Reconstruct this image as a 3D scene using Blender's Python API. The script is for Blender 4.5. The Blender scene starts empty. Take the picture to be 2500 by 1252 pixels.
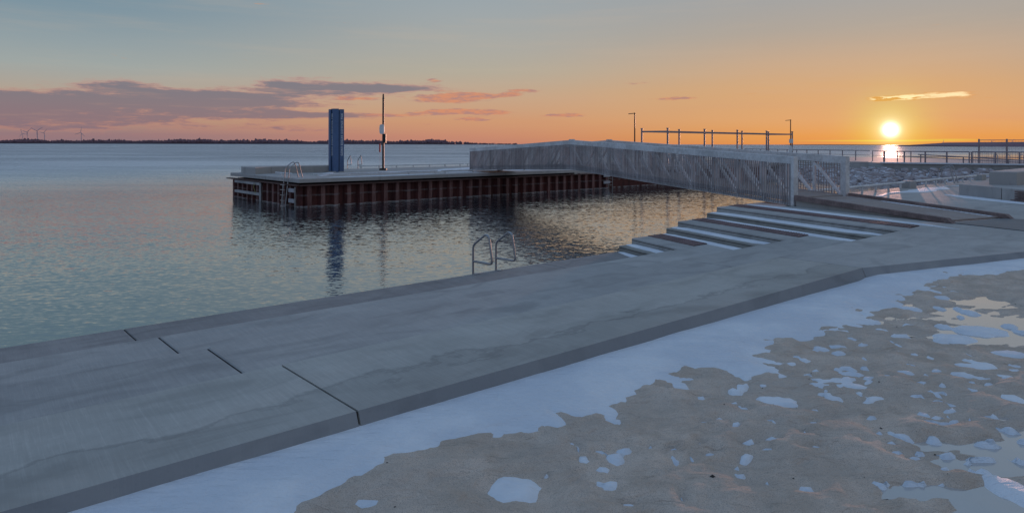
import bpy, math, random
import numpy as np
from mathutils import Matrix, Vector
random.seed(7); rng = np.random.RandomState(7)
R = math.radians
scene = bpy.context.scene
col = scene.collection

# ------------------------------------------------------------------ camera
H = 3.3                                   # eye height above the water
F = 1600.0                                # focal length in photo pixels (photo is 2500 wide)
cam_d = bpy.data.cameras.new('camera'); cam = bpy.data.objects.new('camera', cam_d); col.objects.link(cam)
cam_d.sensor_width = 36; cam_d.lens = 36 * F / 2500; cam_d.shift_y = -0.1096
cam_d.clip_start = 0.05; cam_d.clip_end = 60000
cam.matrix_world = Matrix.Translation((0, 0, H)) @ Matrix.Rotation(R(90), 4, 'X') @ Matrix.Rotation(0.0022, 4, 'Z')
scene.camera = cam
scene.view_settings.view_transform = 'Standard'; scene.view_settings.look = 'None'
scene.view_settings.exposure = 0; scene.view_settings.gamma = 1
scene.view_settings.use_curve_mapping = False
scene.cycles.use_denoising = True
scene.cycles.max_bounces = 6; scene.cycles.diffuse_bounces = 3; scene.cycles.glossy_bounces = 4

# ------------------------------------------------------------------ sun and sky
SUN_AZ = math.atan2(2174 - 1250, F)       # clockwise from +Y
SUN_EL = math.atan(37 / F * math.cos(SUN_AZ))
sdir = Vector((math.sin(SUN_AZ) * math.cos(SUN_EL), math.cos(SUN_AZ) * math.cos(SUN_EL), math.sin(SUN_EL)))
sun_d = bpy.data.lights.new('sun', 'SUN'); sun = bpy.data.objects.new('sun', sun_d); col.objects.link(sun)
sun_d.energy = 2.3; sun_d.angle = R(0.6); sun_d.color = (1.0, 0.52, 0.38)
sun.rotation_euler = (-sdir).to_track_quat('-Z', 'Y').to_euler()
sun.location = (40, 60, 30)

def lin(h):
    c = [int(h[i:i + 2], 16) / 255 for i in (1, 3, 5)]
    return tuple([(x / 12.92 if x <= .04045 else ((x + .055) / 1.055) ** 2.4) for x in c] + [1.0])

world = bpy.data.worlds.new('World'); scene.world = world; world.use_nodes = True

class NT:
    """small helper round a node tree"""
    def __init__(s, nt): s.nt = nt; s.n = nt.nodes; s.l = nt.links
    def put(s, sock, v):
        if v is None: return
        if isinstance(v, (int, float)):
            sock.default_value = v if not hasattr(sock.default_value, '__len__') else (v, v, v, 1)[:len(sock.default_value)]
        elif isinstance(v, (tuple, list)):
            sock.default_value = tuple(v)[:len(sock.default_value)]
        else: s.l.new(v, sock)
    def math(s, op, a, b=None, c=None, clamp=False):
        n = s.n.new('ShaderNodeMath'); n.operation = op; n.use_clamp = clamp
        s.put(n.inputs[0], a); s.put(n.inputs[1], b)
        if c is not None: s.put(n.inputs[2], c)
        return n.outputs[0]
    def vmath(s, op, a, b=None):
        n = s.n.new('ShaderNodeVectorMath'); n.operation = op
        s.put(n.inputs[0], a); s.put(n.inputs[1], b)
        return n.outputs['Value'] if op in ('DOT_PRODUCT', 'LENGTH') else n.outputs[0]
    def mix(s, f, a, b, typ='MIX'):
        n = s.n.new('ShaderNodeMix'); n.data_type = 'RGBA'; n.blend_type = typ
        s.put(n.inputs[0], f); s.put(n.inputs[6], a); s.put(n.inputs[7], b)
        return n.outputs[2]
    def ramp(s, f, stops, interp='LINEAR'):
        n = s.n.new('ShaderNodeValToRGB'); r = n.color_ramp; r.interpolation = interp
        while len(r.elements) < len(stops): r.elements.new(0.5)
        for e, (p, c) in zip(r.elements, stops):
            e.position = p; e.color = c if isinstance(c, tuple) else (c, c, c, 1)
        s.put(n.inputs[0], f); return n.outputs[0]
    def sstep(s, x, a, b):
        n = s.n.new('ShaderNodeMapRange'); n.interpolation_type = 'SMOOTHSTEP'
        s.put(n.inputs[0], x); s.put(n.inputs[1], a); s.put(n.inputs[2], b)
        s.put(n.inputs[3], 0.0); s.put(n.inputs[4], 1.0)
        return n.outputs[0]
    def noise(s, v, scale, detail=4, rough=.55, dist=0.0):
        n = s.n.new('ShaderNodeTexNoise'); s.put(n.inputs['Vector'], v)
        n.inputs['Scale'].default_value = scale; n.inputs['Detail'].default_value = detail
        n.inputs['Roughness'].default_value = rough; n.inputs['Distortion'].default_value = dist
        return n.outputs[0]
    def comb(s, x, y, z):
        n = s.n.new('ShaderNodeCombineXYZ'); s.put(n.inputs[0], x); s.put(n.inputs[1], y); s.put(n.inputs[2], z)
        return n.outputs[0]
    def sep(s, v):
        n = s.n.new('ShaderNodeSeparateXYZ'); s.put(n.inputs[0], v); return n.outputs
    def mapping(s, v, scale=(1, 1, 1), rot=(0, 0, 0), loc=(0, 0, 0)):
        n = s.n.new('ShaderNodeMapping'); s.put(n.inputs[0], v)
        n.inputs[1].default_value = loc; n.inputs[2].default_value = rot; n.inputs[3].default_value = scale
        return n.outputs[0]

def build_world():
    world.node_tree.nodes.clear(); t = NT(world.node_tree)
    out = t.n.new('ShaderNodeOutputWorld')
    tc = t.n.new('ShaderNodeTexCoord')
    d = t.vmath('NORMALIZE', tc.outputs['Generated'])
    x, y, z = t.sep(d)
    hlen = t.math('SQRT', t.math('ADD', t.math('MULTIPLY', x, x), t.math('MULTIPLY', y, y)))
    v = t.math('DIVIDE', z, t.math('MAXIMUM', hlen, .001))        # tangent of the elevation
    az = t.math('ARCTAN2', x, y)
    # angle away from the sun's azimuth
    da = t.math('ABSOLUTE', t.math('SUBTRACT', az, SUN_AZ))
    da = t.math('MINIMUM', da, t.math('SUBTRACT', 2 * math.pi, da))
    e = t.math('SQRT', t.math('DIVIDE', t.math('MAXIMUM', t.math('ARCTANGENT', v), 0.0), math.pi / 2))  # 0 horizon .. 1 zenith
    def P(tan): return math.sqrt(math.atan(tan) / (math.pi / 2))
    zen = [(P(.5), '#7C99B6'), (P(1.2), '#7A9CC6'), (1.0, '#7FA3D0')]
    def mk(lst): return [(p, lin(c)) for p, c in lst]
    far = t.ramp(e, mk([(0, '#8A747F'), (P(.012), '#947A7F'), (P(.03), '#B3907F'), (P(.055), '#B9A28D'), (P(.1), '#A0A8A6'), (P(.13), '#93A1A6'), (P(.18), '#7C94A2'), (P(.24), '#76919F')] + zen))
    mid = t.ramp(e, mk([(0, '#BB7F72'), (P(.012), '#C98C72'), (P(.035), '#CF9A76'), (P(.07), '#C6A68B'), (P(.11), '#B4AC9C'), (P(.145), '#ACABA4'), (P(.2), '#A0A8AB'), (P(.28), '#90A2AE')] + zen))
    near = t.ramp(e, mk([(0, '#D98A4C'), (P(.012), '#DD9A54'), (P(.035), '#D9A370'), (P(.08), '#D2A67A'), (P(.115), '#C6A88C'), (P(.16), '#AFA59A'), (P(.2), '#A5A4A2'), (P(.28), '#98A3AB')] + zen))
    f1 = t.sstep(da, 0.12, 0.62); f2 = t.sstep(da, .55, 1.15)
    sky = t.mix(f2, t.mix(f1, near, mid), far)
    # the sky opposite the sun: slightly deeper blue dusk
    sky = t.mix(t.math('MULTIPLY', t.sstep(da, 1.2, 3.0), .55), sky, t.ramp(e, mk([(0, '#7F87A2'), (P(.1), '#8C98B2'), (P(.25), '#869ABA'), (P(.8), '#7C9CC8'), (1, '#7FA3D0')])))
    # duller sky to the right of the sun
    rt = t.math('MULTIPLY', t.math('MULTIPLY', t.sstep(t.math('SUBTRACT', az, SUN_AZ), .02, .35), t.sstep(v, .02, .12)), .45)
    sky = t.mix(rt, sky, lin('#9A9A9A'))
    # faint streaky unevenness
    sv = t.comb(t.math('MULTIPLY', az, 2.2), t.math('MULTIPLY', v, 26), 0.0)
    str_ = t.noise(sv, 1.6, 5, .6)
    sky = t.mix(t.math('MULTIPLY', t.sstep(str_, .45, .75), .16), sky, t.mix(t.sstep(v, .02, .1), lin('#C97F6E'), lin('#C9B39C')))
    # ---- clouds, laid out by direction
    cn = t.noise(t.comb(t.math('MULTIPLY', az, 10), t.math('MULTIPLY', v, 88), 3.1), 1.0, 9, .66, .35)
    cn2 = t.noise(t.comb(t.math('MULTIPLY', az, 46), t.math('MULTIPLY', v, 210), 9.1), 1.0, 6, .62, .3)
    nz = t.math('ADD', t.math('MULTIPLY', t.math('SUBTRACT', cn, .5), 2.9), t.math('MULTIPLY', t.math('SUBTRACT', cn2, .5), 1.25))
    def field(ells):
        acc = None
        for px, py, w, h, amp in ells:
            a0 = math.atan((px - 1250) / F); c = math.cos(a0); v0 = (351 - py) / F * c
            wa = w / F * c * c; wv = h / F * c
            X = t.math('MULTIPLY', t.math('SUBTRACT', az, a0), 1 / wa); Y = t.math('MULTIPLY', t.math('SUBTRACT', v, v0), 1 / wv)
            g = t.math('MULTIPLY', t.math('EXPONENT', t.math('MULTIPLY', t.math('ADD', t.math('MULTIPLY', X, X), t.math('MULTIPLY', Y, Y)), -1.0)), amp)
            acc = g if acc is None else t.math('ADD', acc, g)
        return acc
    big = field([(-350, 250, 420, 40, 1), (60, 262, 260, 32, 1.15), (300, 215, 120, 17, .95), (330, 248, 300, 20, 1.0), (560, 262, 210, 24, 1.0), (500, 228, 120, 10, .7),
                 (820, 214, 210, 17, 1.25), (930, 218, 90, 10, .7), (690, 207, 50, 9, .7), (820, 281, 190, 9, .95), (130, 308, 330, 18, .72), (620, 310, 260, 13, .5), (680, 233, 130, 13, .85), (420, 287, 260, 9, .5), (760, 256, 150, 6, .45), (200, 275, 300, 14, .5), (560, 245, 180, 12, .5), (30, 245, 120, 12, .6)])
    d1 = t.sstep(t.math('ADD', big, nz), .22, .90)
    d1 = t.math('MULTIPLY', d1, t.sstep(big, .05, .2))
    small = field([(1095, 236, 80, 12, .95), (1155, 232, 55, 8, .8), (1085, 243, 60, 6, .7), (870, 241, 60, 5, .6), (1060, 196, 26, 5, .6), (1125, 271, 50, 7, .9), (1190, 275, 50, 6, .75), (1055, 274, 55, 6, .95), (960, 281, 90, 6, .6), (1290, 219, 60, 6, .55), (1250, 228, 30, 6, .55), (1150, 290, 50, 5, .6), (1045, 303, 45, 6, .45), (1380, 281, 60, 5, .4), (1655, 239, 60, 5, .7), (1370, 281, 55, 4, .6),
                   (1570, 202, 60, 4, .3)])
    d2 = t.math('MULTIPLY', t.sstep(t.math('ADD', small, t.math('MULTIPLY', nz, .75)), .20, .60), .85)
    body = t.mix(t.sstep(v, .01, .085), lin('#86707C'), lin('#727080'))
    edge = t.mix(t.sstep(v, .02, .09), lin('#B98478'), lin('#BE8C86'))
    thick = t.sstep(t.math('ADD', big, t.math('MULTIPLY', nz, 1.0)), .45, 1.15)
    c1 = t.mix(thick, edge, body)
    # pink underlit streaks inside the bank
    pk = t.noise(t.comb(t.math('MULTIPLY', az, 7), t.math('MULTIPLY', v, 95), 21.0), 1.0, 5, .6)
    c1 = t.mix(t.math('MULTIPLY', t.sstep(pk, .5, .7), .4), c1, lin('#B08A82'))
    sky = t.mix(t.math('MULTIPLY', d1, .82), sky, c1)
    d2 = t.math('MULTIPLY', d2, t.sstep(small, .06, .25))
    sky = t.mix(d2, sky, t.mix(t.sstep(cn2, .4, .65), lin('#D58C6C'), lin('#A98080')))
    # bright cloud above the sun
    bc = field([(2140, 238, 40, 7.5, 1), (2205, 235, 46, 9, 1.0), (2280, 230, 45, 10, 1.0), (2345, 228, 36, 8, .85), (2410, 236, 60, 4, .4), (2146, 282, 8, 2.5, .8), (2236, 282, 16, 3, .7)])
    bs = t.math('ADD', bc, t.math('MULTIPLY', nz, .75))
    bd = t.sstep(bs, .38, .75)
    sky = t.mix(t.math('MULTIPLY', bd, .9), sky, t.mix(t.math('MAXIMUM', t.math('SUBTRACT', 1.0, t.sstep(bs, .45, .95)), t.math('MULTIPLY', t.sstep(cn2, .42, .55), t.math('SUBTRACT', 1.0, t.sstep(az, .545, .59)))), (1.05, .86, .50, 1), lin('#D88F4C')))
    # thin bar low near the sun
    bar = field([(2140, 341, 260, 3.2, .8), (2330, 337, 90, 3, .5)])
    sky = t.mix(t.sstep(bar, .25, .9), sky, lin('#DDBB4E'))
    # ---- glow and disc of the sun
    cosang = t.vmath('DOT_PRODUCT', d, tuple(sdir)); ang = t.math('ARCCOSINE', t.math('MINIMUM', cosang, 1.0))
    def glow(w, amp, colr):
        g = t.math('MULTIPLY', t.math('EXPONENT', t.math('MULTIPLY', t.math('POWER', t.math('DIVIDE', ang, w), 2.0), -1.0)), amp)
        return t.vmath('MULTIPLY', t.comb(*[t.math('MULTIPLY', g, c) for c in colr]), (1, 1, 1))
    sky = t.mix(1.0, sky, glow(.042, .26, (.25, .85, .02)), 'ADD')
    sky = t.mix(1.0, sky, glow(.0074, 3.0, (1, .98, .95)), 'ADD')
    sky = t.mix(1.0, sky, glow(.018, .34, (1, .95, .8)), 'ADD')
    sky = t.mix(1.0, sky, glow(.20, .02, (1, .6, .1)), 'ADD')
    # below the horizon: dull water tone
    sky = t.mix(t.sstep(z, -.0004, -.01), sky, lin('#5A6670'))
    bg = t.n.new('ShaderNodeBackground'); t.put(bg.inputs[0], sky); bg.inputs[1].default_value = 1.13
    nis = t.n.new('ShaderNodeTexSky'); nis.sky_type = 'NISHITA'; nis.sun_disc = False
    nis.sun_elevation = SUN_EL; nis.sun_rotation = SUN_AZ; nis.air_density = 1.2; nis.dust_density = .6; nis.ozone_density = 2
    bg2 = t.n.new('ShaderNodeBackground'); t.l.new(nis.outputs[0], bg2.inputs[0]); bg2.inputs[1].default_value = 0.05
    add = t.n.new('ShaderNodeMixShader'); add.inputs[0].default_value = .15; t.l.new(bg.outputs[0], add.inputs[1]); t.l.new(bg2.outputs[0], add.inputs[2])
    t.l.new(add.outputs[0], out.inputs[0])
    world.cycles.sampling_method = 'MANUAL'; world.cycles.sample_map_resolution = 2048
build_world()

# ------------------------------------------------------------------ mesh helpers
class MB:
    """collects boxes, prisms and tubes; build() links them as one mesh object"""
    def __init__(s): s.v = []; s.f = []; s.m = []; s.sm = []
    def add(s, vs, fs, mi=0, smooth=False):
        o = len(s.v); s.v += [tuple(p) for p in vs]; s.f += [tuple(i + o for i in f) for f in fs]
        s.m += [mi] * len(fs); s.sm += [smooth] * len(fs); return s
    def prism(s, poly, z0, z1, mi=0, bev=0.0):
        """poly: plan outline (any winding); z0/z1 numbers or per-vertex lists"""
        n = len(poly)
        area = sum(poly[i][0] * poly[(i + 1) % n][1] - poly[(i + 1) % n][0] * poly[i][1] for i in range(n))
        zz0 = z0 if isinstance(z0, (list, tuple)) else [z0] * n
        zz1 = z1 if isinstance(z1, (list, tuple)) else [z1] * n
        if area < 0: poly = poly[::-1]; zz0 = list(zz0)[::-1]; zz1 = list(zz1)[::-1]
        if bev > 0:
            # inset the top outline a little: a soft arris
            ins = []
            for i in range(n):
                p0, p1, p2 = Vector(poly[i - 1][:2]), Vector(poly[i][:2]), Vector(poly[(i + 1) % n][:2])
                a = (p1 - p0).normalized(); b = (p2 - p1).normalized()
                na = Vector((-a.y, a.x)); nb = Vector((-b.y, b.x))
                m = (na + nb); L = m.length
                m = m / L if L > 1e-6 else na
                k = bev / max(.35, m.dot(na)); ins.append(p1 + m * k)
            vs = [(p[0], p[1], zz0[i]) for i, p in enumerate(poly)] + [(p[0], p[1], zz1[i] - bev) for i, p in enumerate(poly)] + [(p.x, p.y, zz1[i]) for i, p in enumerate(ins)]
            fs = [tuple(range(n))[::-1], tuple(range(2 * n, 3 * n))]
            for i in range(n):
                j = (i + 1) % n
                fs.append((i, j, n + j, n + i)); fs.append((n + i, n + j, 2 * n + j, 2 * n + i))
            return s.add(vs, fs, mi)
        vs = [(p[0], p[1], zz0[i]) for i, p in enumerate(poly)] + [(p[0], p[1], zz1[i]) for i, p in enumerate(poly)]
        fs = [tuple(range(n))[::-1], tuple(range(n, 2 * n))] + [(i, (i + 1) % n, n + (i + 1) % n, n + i) for i in range(n)]
        return s.add(vs, fs, mi)
    def beam(s, a, b, w, h, up=(0, 0, 1), mi=0):
        """rectangular bar from a to b: w across, h along 'up'"""
        a, b = Vector(a), Vector(b); d = (b - a).normalized(); u = Vector(up)
        if abs(d.dot(u)) > .999: u = Vector((1, 0, 0))
        r = d.cross(u).normalized(); u = r.cross(d).normalized()
        vs = []
        for p in (a, b):
            for sx, sz in ((-1, -1), (1, -1), (1, 1), (-1, 1)): vs.append(p + r * (w / 2 * sx) + u * (h / 2 * sz))
        fs = [(0, 1, 2, 3), (7, 6, 5, 4), (0, 4, 5, 1), (1, 5, 6, 2), (2, 6, 7, 3), (3, 7, 4, 0)]
        return s.add(vs, fs, mi)
    def tube(s, pts, r, n=8, mi=0, r2=None, smooth=True):
        pts = [Vector(p) for p in pts]; rings = []; prev = None
        for i, p in enumerate(pts):
            if i == 0: d = pts[1] - p
            elif i == len(pts) - 1: d = p - pts[-2]
            else: d = (pts[i + 1] - p).normalized() + (p - pts[i - 1]).normalized()
            d = d.normalized()
            if prev is None:
                u = Vector((0, 0, 1)) if abs(d.z) < .9 else Vector((1, 0, 0))
            else: u = prev
            a = d.cross(u)
            if a.length < 1e-4: a = d.cross(Vector((0, 1, 0)))
            a.normalize(); b = a.cross(d).normalized(); prev = b
            rr = r if r2 is None else r + (r2 - r) * i / (len(pts) - 1)
            rings.append([p + (a * math.cos(2 * math.pi * k / n) + b * math.sin(2 * math.pi * k / n)) * rr for k in range(n)])
        vs = [q for rg in rings for q in rg]; fs = []
        for i in range(len(rings) - 1):
            for k in range(n):
                fs.append((i * n + k, i * n + (k + 1) % n, (i + 1) * n + (k + 1) % n, (i + 1) * n + k))
        s.add(vs, fs, mi, smooth)
        o = len(rings) - 1
        s.add(rings[0], [tuple(range(n))], mi); s.add(rings[-1], [tuple(range(n))[::-1]], mi)
        return s
    def mesh(s, name, mats, org=(0, 0, 0)):
        me = bpy.data.meshes.new(name)
        me.from_pydata([(p[0] - org[0], p[1] - org[1], p[2] - org[2]) for p in s.v], [], s.f)
        for m in (mats if isinstance(mats, (list, tuple)) else [mats]): me.materials.append(m)
        me.polygons.foreach_set('material_index', s.m); me.polygons.foreach_set('use_smooth', s.sm)
        me.update(); return me
    def build(s, name, mats, parent=None, label=None, cat=None, group=None, kind=None, org=None):
        if org is None: org = tuple(parent_world(parent)) if parent else (0, 0, 0)
        o = bpy.data.objects.new(name, s.mesh(name, mats, org)); col.objects.link(o)
        if parent: o.parent = parent
        elif org != (0, 0, 0): o.location = org
        tag(o, label, cat, group, kind); return o

def parent_world(p):
    v = Vector((0, 0, 0))
    while p is not None: v = v + p.location; p = p.parent
    return v
def tag(o, label=None, cat=None, group=None, kind=None):
    if label: o['label'] = label
    if cat: o['category'] = cat
    if group: o['group'] = group
    if kind: o['kind'] = kind
    return o
def thing(name, label, cat, loc=(0, 0, 0), group=None, kind=None):
    o = bpy.data.objects.new(name, None); col.objects.link(o); o.location = loc; o.empty_display_size = .2
    return tag(o, label, cat, group, kind)
def inst(name, me, parent, loc, rz=0, rot=None):
    o = bpy.data.objects.new(name, me); col.objects.link(o); o.parent = parent
    o.location = Vector(loc) - parent_world(parent)
    o.rotation_euler = rot if rot is not None else (0, 0, rz); return o

# ------------------------------------------------------------------ materials
def new_mat(name):
    m = bpy.data.materials.new(name); m.use_nodes = True; m.node_tree.nodes.clear(); t = NT(m.node_tree)
    o = t.n.new('ShaderNodeOutputMaterial'); b = t.n.new('ShaderNodeBsdfPrincipled'); t.l.new(b.outputs[0], o.inputs[0])
    g = t.n.new('ShaderNodeNewGeometry')
    return m, t, b, g.outputs['Position'], g
def bump(t, b, h, strength, dist):
    n = t.n.new('ShaderNodeBump'); n.inputs['Strength'].default_value = strength; n.inputs['Distance'].default_value = dist
    t.l.new(h, n.inputs['Height']); t.l.new(n.outputs[0], b.inputs['Normal']); return n

ANG = math.atan2(.643, .766)
def concrete(name, c0, c1, stain=0.0, broom=1.0, rough=.8, margin=False):
    m, t, b, pos, g = new_mat(name)
    p = t.mapping(pos, rot=(0, 0, -ANG))           # x along the quay edge, y across it
    big = t.noise(p, .55, 5, .6, .4); medn = t.noise(t.mapping(p, (1, 2.2, 1)), 2.3, 6, .62)
    fine = t.noise(p, 38, 4, .7)
    stre = t.noise(t.mapping(p, (9.0, .55, .55)), 3.4, 5, .65)   # broom strokes across the slab
    stre2 = t.noise(t.mapping(p, (60.0, 1.5, 1.5)), 2.0, 2, .6)
    f = t.math('ADD', t.math('MULTIPLY', big, .55), t.math('ADD', t.math('MULTIPLY', medn, .38), t.math('MULTIPLY', stre, .3 * broom)))
    c = t.mix(t.sstep(f, .42 + .02 * broom, .82 + .05 * broom), c0, c1)
    c = t.mix(t.math('MULTIPLY', t.sstep(fine, .55, .75), .22), c, tuple(x * .6 for x in c0[:3]) + (1,))
    c = t.mix(t.math('MULTIPLY', t.sstep(stre2, .5, .7), .12 * broom), c, tuple(min(1, x * 1.5) for x in c1[:3]) + (1,))
    blotch = t.noise(t.mapping(p, (.7, 1.6, 1), loc=(3, 7, 0)), 1.1, 6, .55, 1.0)
    c = t.mix(t.math('MULTIPLY', t.sstep(blotch, .48, .70), .58), c, tuple(x * .72 for x in c0[:3]) + (1,))
    if margin:
        nn_ = t.math('SUBTRACT', t.vmath('DOT_PRODUCT', pos, (.643, -.766, 0)), -.754 * .643 - 13.4 * .766)
        ss_ = t.vmath('DOT_PRODUCT', pos, (.766, .643, 0))
        rag = t.noise(t.mapping(p, (.9, 1.6, 1)), 1.4, 6, .6)
        d_ = t.math('ADD', nn_, t.math('MULTIPLY', t.math('SUBTRACT', rag, .5), 1.1))
        c = t.mix(t.math('MULTIPLY', t.sstep(d_, 6.20, 6.26), .22), c, (.16, .155, .15, 1))
        ln_ = t.math('SUBTRACT', 1.0, t.sstep(t.math('ABSOLUTE', t.math('SUBTRACT', d_, 6.22)), .01, .05))
        c = t.mix(t.math('MULTIPLY', ln_, .30), c, (.10, .10, .10, 1))
        c = t.mix(t.math('MULTIPLY', t.sstep(t.noise(p, .45, 3, .5), .5, .7), .25), c, (.46, .44, .40, 1))
    if stain > 0:
        st = t.noise(t.mapping(p, (.8, .35, 1), loc=(1.7, 0, 0)), 1.5, 6, .6, .6)
        st2 = t.noise(t.mapping(p, (7, .5, 1)), 1.2, 4, .6)
        sf = t.math('MULTIPLY', t.sstep(t.math('ADD', st, t.math('MULTIPLY', st2, .35)), .55, .85), stain)
        c = t.mix(sf, c, (.13, .115, .115, 1))
    oi = t.n.new('ShaderNodeObjectInfo'); tint = t.math('ADD', .92, t.math('MULTIPLY', oi.outputs['Random'], .13))
    c = t.vmath('MULTIPLY', c, t.comb(tint, tint, tint))
    t.put(b.inputs['Base Color'], c)
    t.put(b.inputs['Roughness'], t.math('ADD', t.math('MULTIPLY', medn, .3), rough - .2))
    b.inputs['Specular IOR Level'].default_value = .35
    hgt = t.math('ADD', t.math('MULTIPLY', fine, .5), t.math('ADD', t.math('MULTIPLY', stre2, .5 * broom), t.math('MULTIPLY', medn, .6)))
    bump(t, b, hgt, .35, .004)
    return m
M = {}
M['deck'] = concrete('concrete_deck', (.34, .33, .32, 1), (.47, .455, .43, 1))
M['deck_top'] = concrete('concrete_deck_upper', (.385, .37, .34, 1), (.53, .51, .47, 1), margin=True)
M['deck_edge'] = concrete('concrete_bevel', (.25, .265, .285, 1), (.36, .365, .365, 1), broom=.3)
M['deck_low'] = concrete('concrete_stained', (.25, .235, .23, 1), (.35, .33, .315, 1), stain=.35)
M['riser'] = concrete('concrete_riser', (.30, .29, .265, 1), (.44, .42, .38, 1), stain=.25, broom=.2)
M['block'] = concrete('concrete_block', (.38, .365, .355, 1), (.52, .50, .48, 1), broom=.1)

def metal(name, colr, rough, metallic=1.0, var=.25, sc=14, bmp=.1, rnd=0.0):
    m, t, b, pos, g = new_mat(name)
    n = t.noise(pos, sc, 5, .65); n2 = t.noise(pos, sc * .12, 3, .5)
    k = t.math('MULTIPLY', t.math('ADD', n, n2), .5)
    c = t.mix(t.sstep(k, .35, .65), tuple(x * (1 - var) for x in colr) + (1,), tuple(min(1, x * (1 + var)) for x in colr) + (1,))
    if rnd:
        oi = t.n.new('ShaderNodeObjectInfo'); k_ = t.math('ADD', 1 - rnd * .5, t.math('MULTIPLY', oi.outputs['Random'], rnd)); c = t.vmath('MULTIPLY', c, t.comb(k_, k_, k_))
    t.put(b.inputs['Base Color'], c); b.inputs['Metallic'].default_value = metallic
    t.put(b.inputs['Roughness'], t.math('ADD', t.math('MULTIPLY', n, .3), rough - .12))
    if bmp: bump(t, b, n, bmp, .002)
    return m
M['galv'] = metal('galvanised_steel', (.62, .63, .65), .55, .3, .2, 9)
M['galv_dark'] = metal('galvanised_picket', (.33, .305, .315), .55, .15, .2, 9, .1, .45)
M['stainless'] = metal('brushed_stainless', (.34, .34, .36), .42, .8, .12, 30)
M['black'] = metal('black_paint', (.022, .022, .024), .45, 0, .3, 20)
M['pole'] = metal('dark_pole_paint', (.045, .04, .045), .38, .2, .3, 20)
M['darksteel'] = metal('dark_railing_steel', (.28, .24, .26), .5, .3, .25, 12)
M['navy'] = metal('navy_painted_steel', (.070, .125, .245), .42, .15, .12, 6)
M['navy_dark'] = metal('navy_groove', (.006, .010, .028), .5, 0, .1, 6)
M['white'] = metal('white_plastic', (.66, .68, .70), .4, 0, .06, 10)
M['letter'] = metal('white_lettering', (.86, .89, .92), .5, 0, .03, 10)
M['red'] = metal('red_rescue_plastic', (.48, .03, .02), .4, 0, .1, 10)
M['rope'] = metal('yellow_rope', (.42, .36, .14), .8, 0, .2, 30)
M['timber'] = metal('weathered_timber', (.21, .15, .14), .8, 0, .35, 22, .3)
M['timber_dark'] = metal('dark_wet_timber', (.085, .040, .032), .8, 0, .35, 22, .3)
M['timber_pale'] = metal('frosted_timber', (.36, .35, .37), .8, 0, .15, 22, .3)
M['plate'] = metal('steel_threshold_plate', (.15, .15, .16), .55, .2, .2, 8)
M['grate'] = metal('brown_grating', (.21, .135, .135), .6, .2, .3, 30)
M['pit'] = metal('grating_pit', (.055, .040, .042), .9, 0, .3, 10)
M['rubber'] = metal('joint_filler', (.020, .015, .016), .9, 0, .3, 30)  # also colours the painted shadow bars under the step nosings
M['fender'] = metal('frosted_fender_timber', (.30, .29, .29), .75, 0, .3, 9, .3)
M['turbine'] = metal('turbine_hazed', (.55, .46, .52), .6, 0, .02, .01, 0)  # pale mauve: the fading by distant haze is put into the colour
M['pebble'] = metal('dark_pebble', (.03, .027, .025), .8, 0, .4, 40)

def wood_deck():
    m, t, b, pos, g = new_mat('frosted_ramp_planks')
    oi = t.n.new('ShaderNodeObjectInfo')
    n = t.noise(t.mapping(pos, (18, 18, 4), rot=(0, 0, .41)), 1.0, 5, .6); n2 = t.noise(pos, 1.3, 4, .6)
    c = t.mix(n, (.30, .24, .215, 1), (.46, .40, .37, 1))
    c = t.mix(t.math('MULTIPLY', oi.outputs['Random'], .35), c, (.28, .22, .20, 1))
    c = t.mix(t.math('MULTIPLY', t.sstep(n2, .5, .7), .35), c, (.42, .44, .48, 1))
    t.put(b.inputs['Base Color'], c); b.inputs['Roughness'].default_value = .75; bump(t, b, n, .3, .003); return m
M['plank'] = wood_deck()

def snow_mat():
    m, t, b, pos, g = new_mat('snow')
    n = t.noise(pos, 1.2, 6, .6); n2 = t.noise(pos, 26, 5, .65); n3 = t.noise(t.mapping(pos, (1.2, 4.5, 1), rot=(0, 0, -ANG)), 2.2, 5, .6)
    c = t.mix(t.sstep(n, .38, .66), (.66, .70, .76, 1), (.80, .82, .85, 1))
    c = t.mix(t.math('MULTIPLY', t.sstep(n3, .52, .72), .25), c, (.60, .64, .70, 1))
    t.put(b.inputs['Base Color'], c); t.put(b.inputs['Roughness'], t.math('ADD', .45, t.math('MULTIPLY', n, .3)))
    b.inputs['Specular IOR Level'].default_value = .35
    b.inputs['Subsurface Weight'].default_value = 0.0
    bump(t, b, t.math('ADD', t.math('MULTIPLY', n2, .35), t.math('ADD', n, t.math('MULTIPLY', n3, 1.6))), .8, .035); return m
M['snow'] = snow_mat()

def ice_mat():
    m, t, b, pos, g = new_mat('wet_ice')
    n = t.noise(pos, 2.2, 5, .6); n2 = t.noise(t.mapping(pos, (1, 5, 1), rot=(0, 0, -ANG)), 6, 4, .6)
    t.put(b.inputs['Base Color'], t.mix(n, (.34, .32, .30, 1), (.50, .47, .45, 1)))
    t.put(b.inputs['Roughness'], t.math('ADD', .05, t.math('MULTIPLY', t.sstep(n, .45, .7), .16)))
    b.inputs['IOR'].default_value = 1.5; b.inputs['Specular IOR Level'].default_value = 1.0; b.inputs['Coat Weight'].default_value = 1.0; b.inputs['Coat Roughness'].default_value = .04; b.inputs['Coat IOR'].default_value = 1.6
    bump(t, b, t.math('ADD', n, t.math('MULTIPLY', n2, .4)), .10, .012); return m
M['ice'] = ice_mat()

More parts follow.
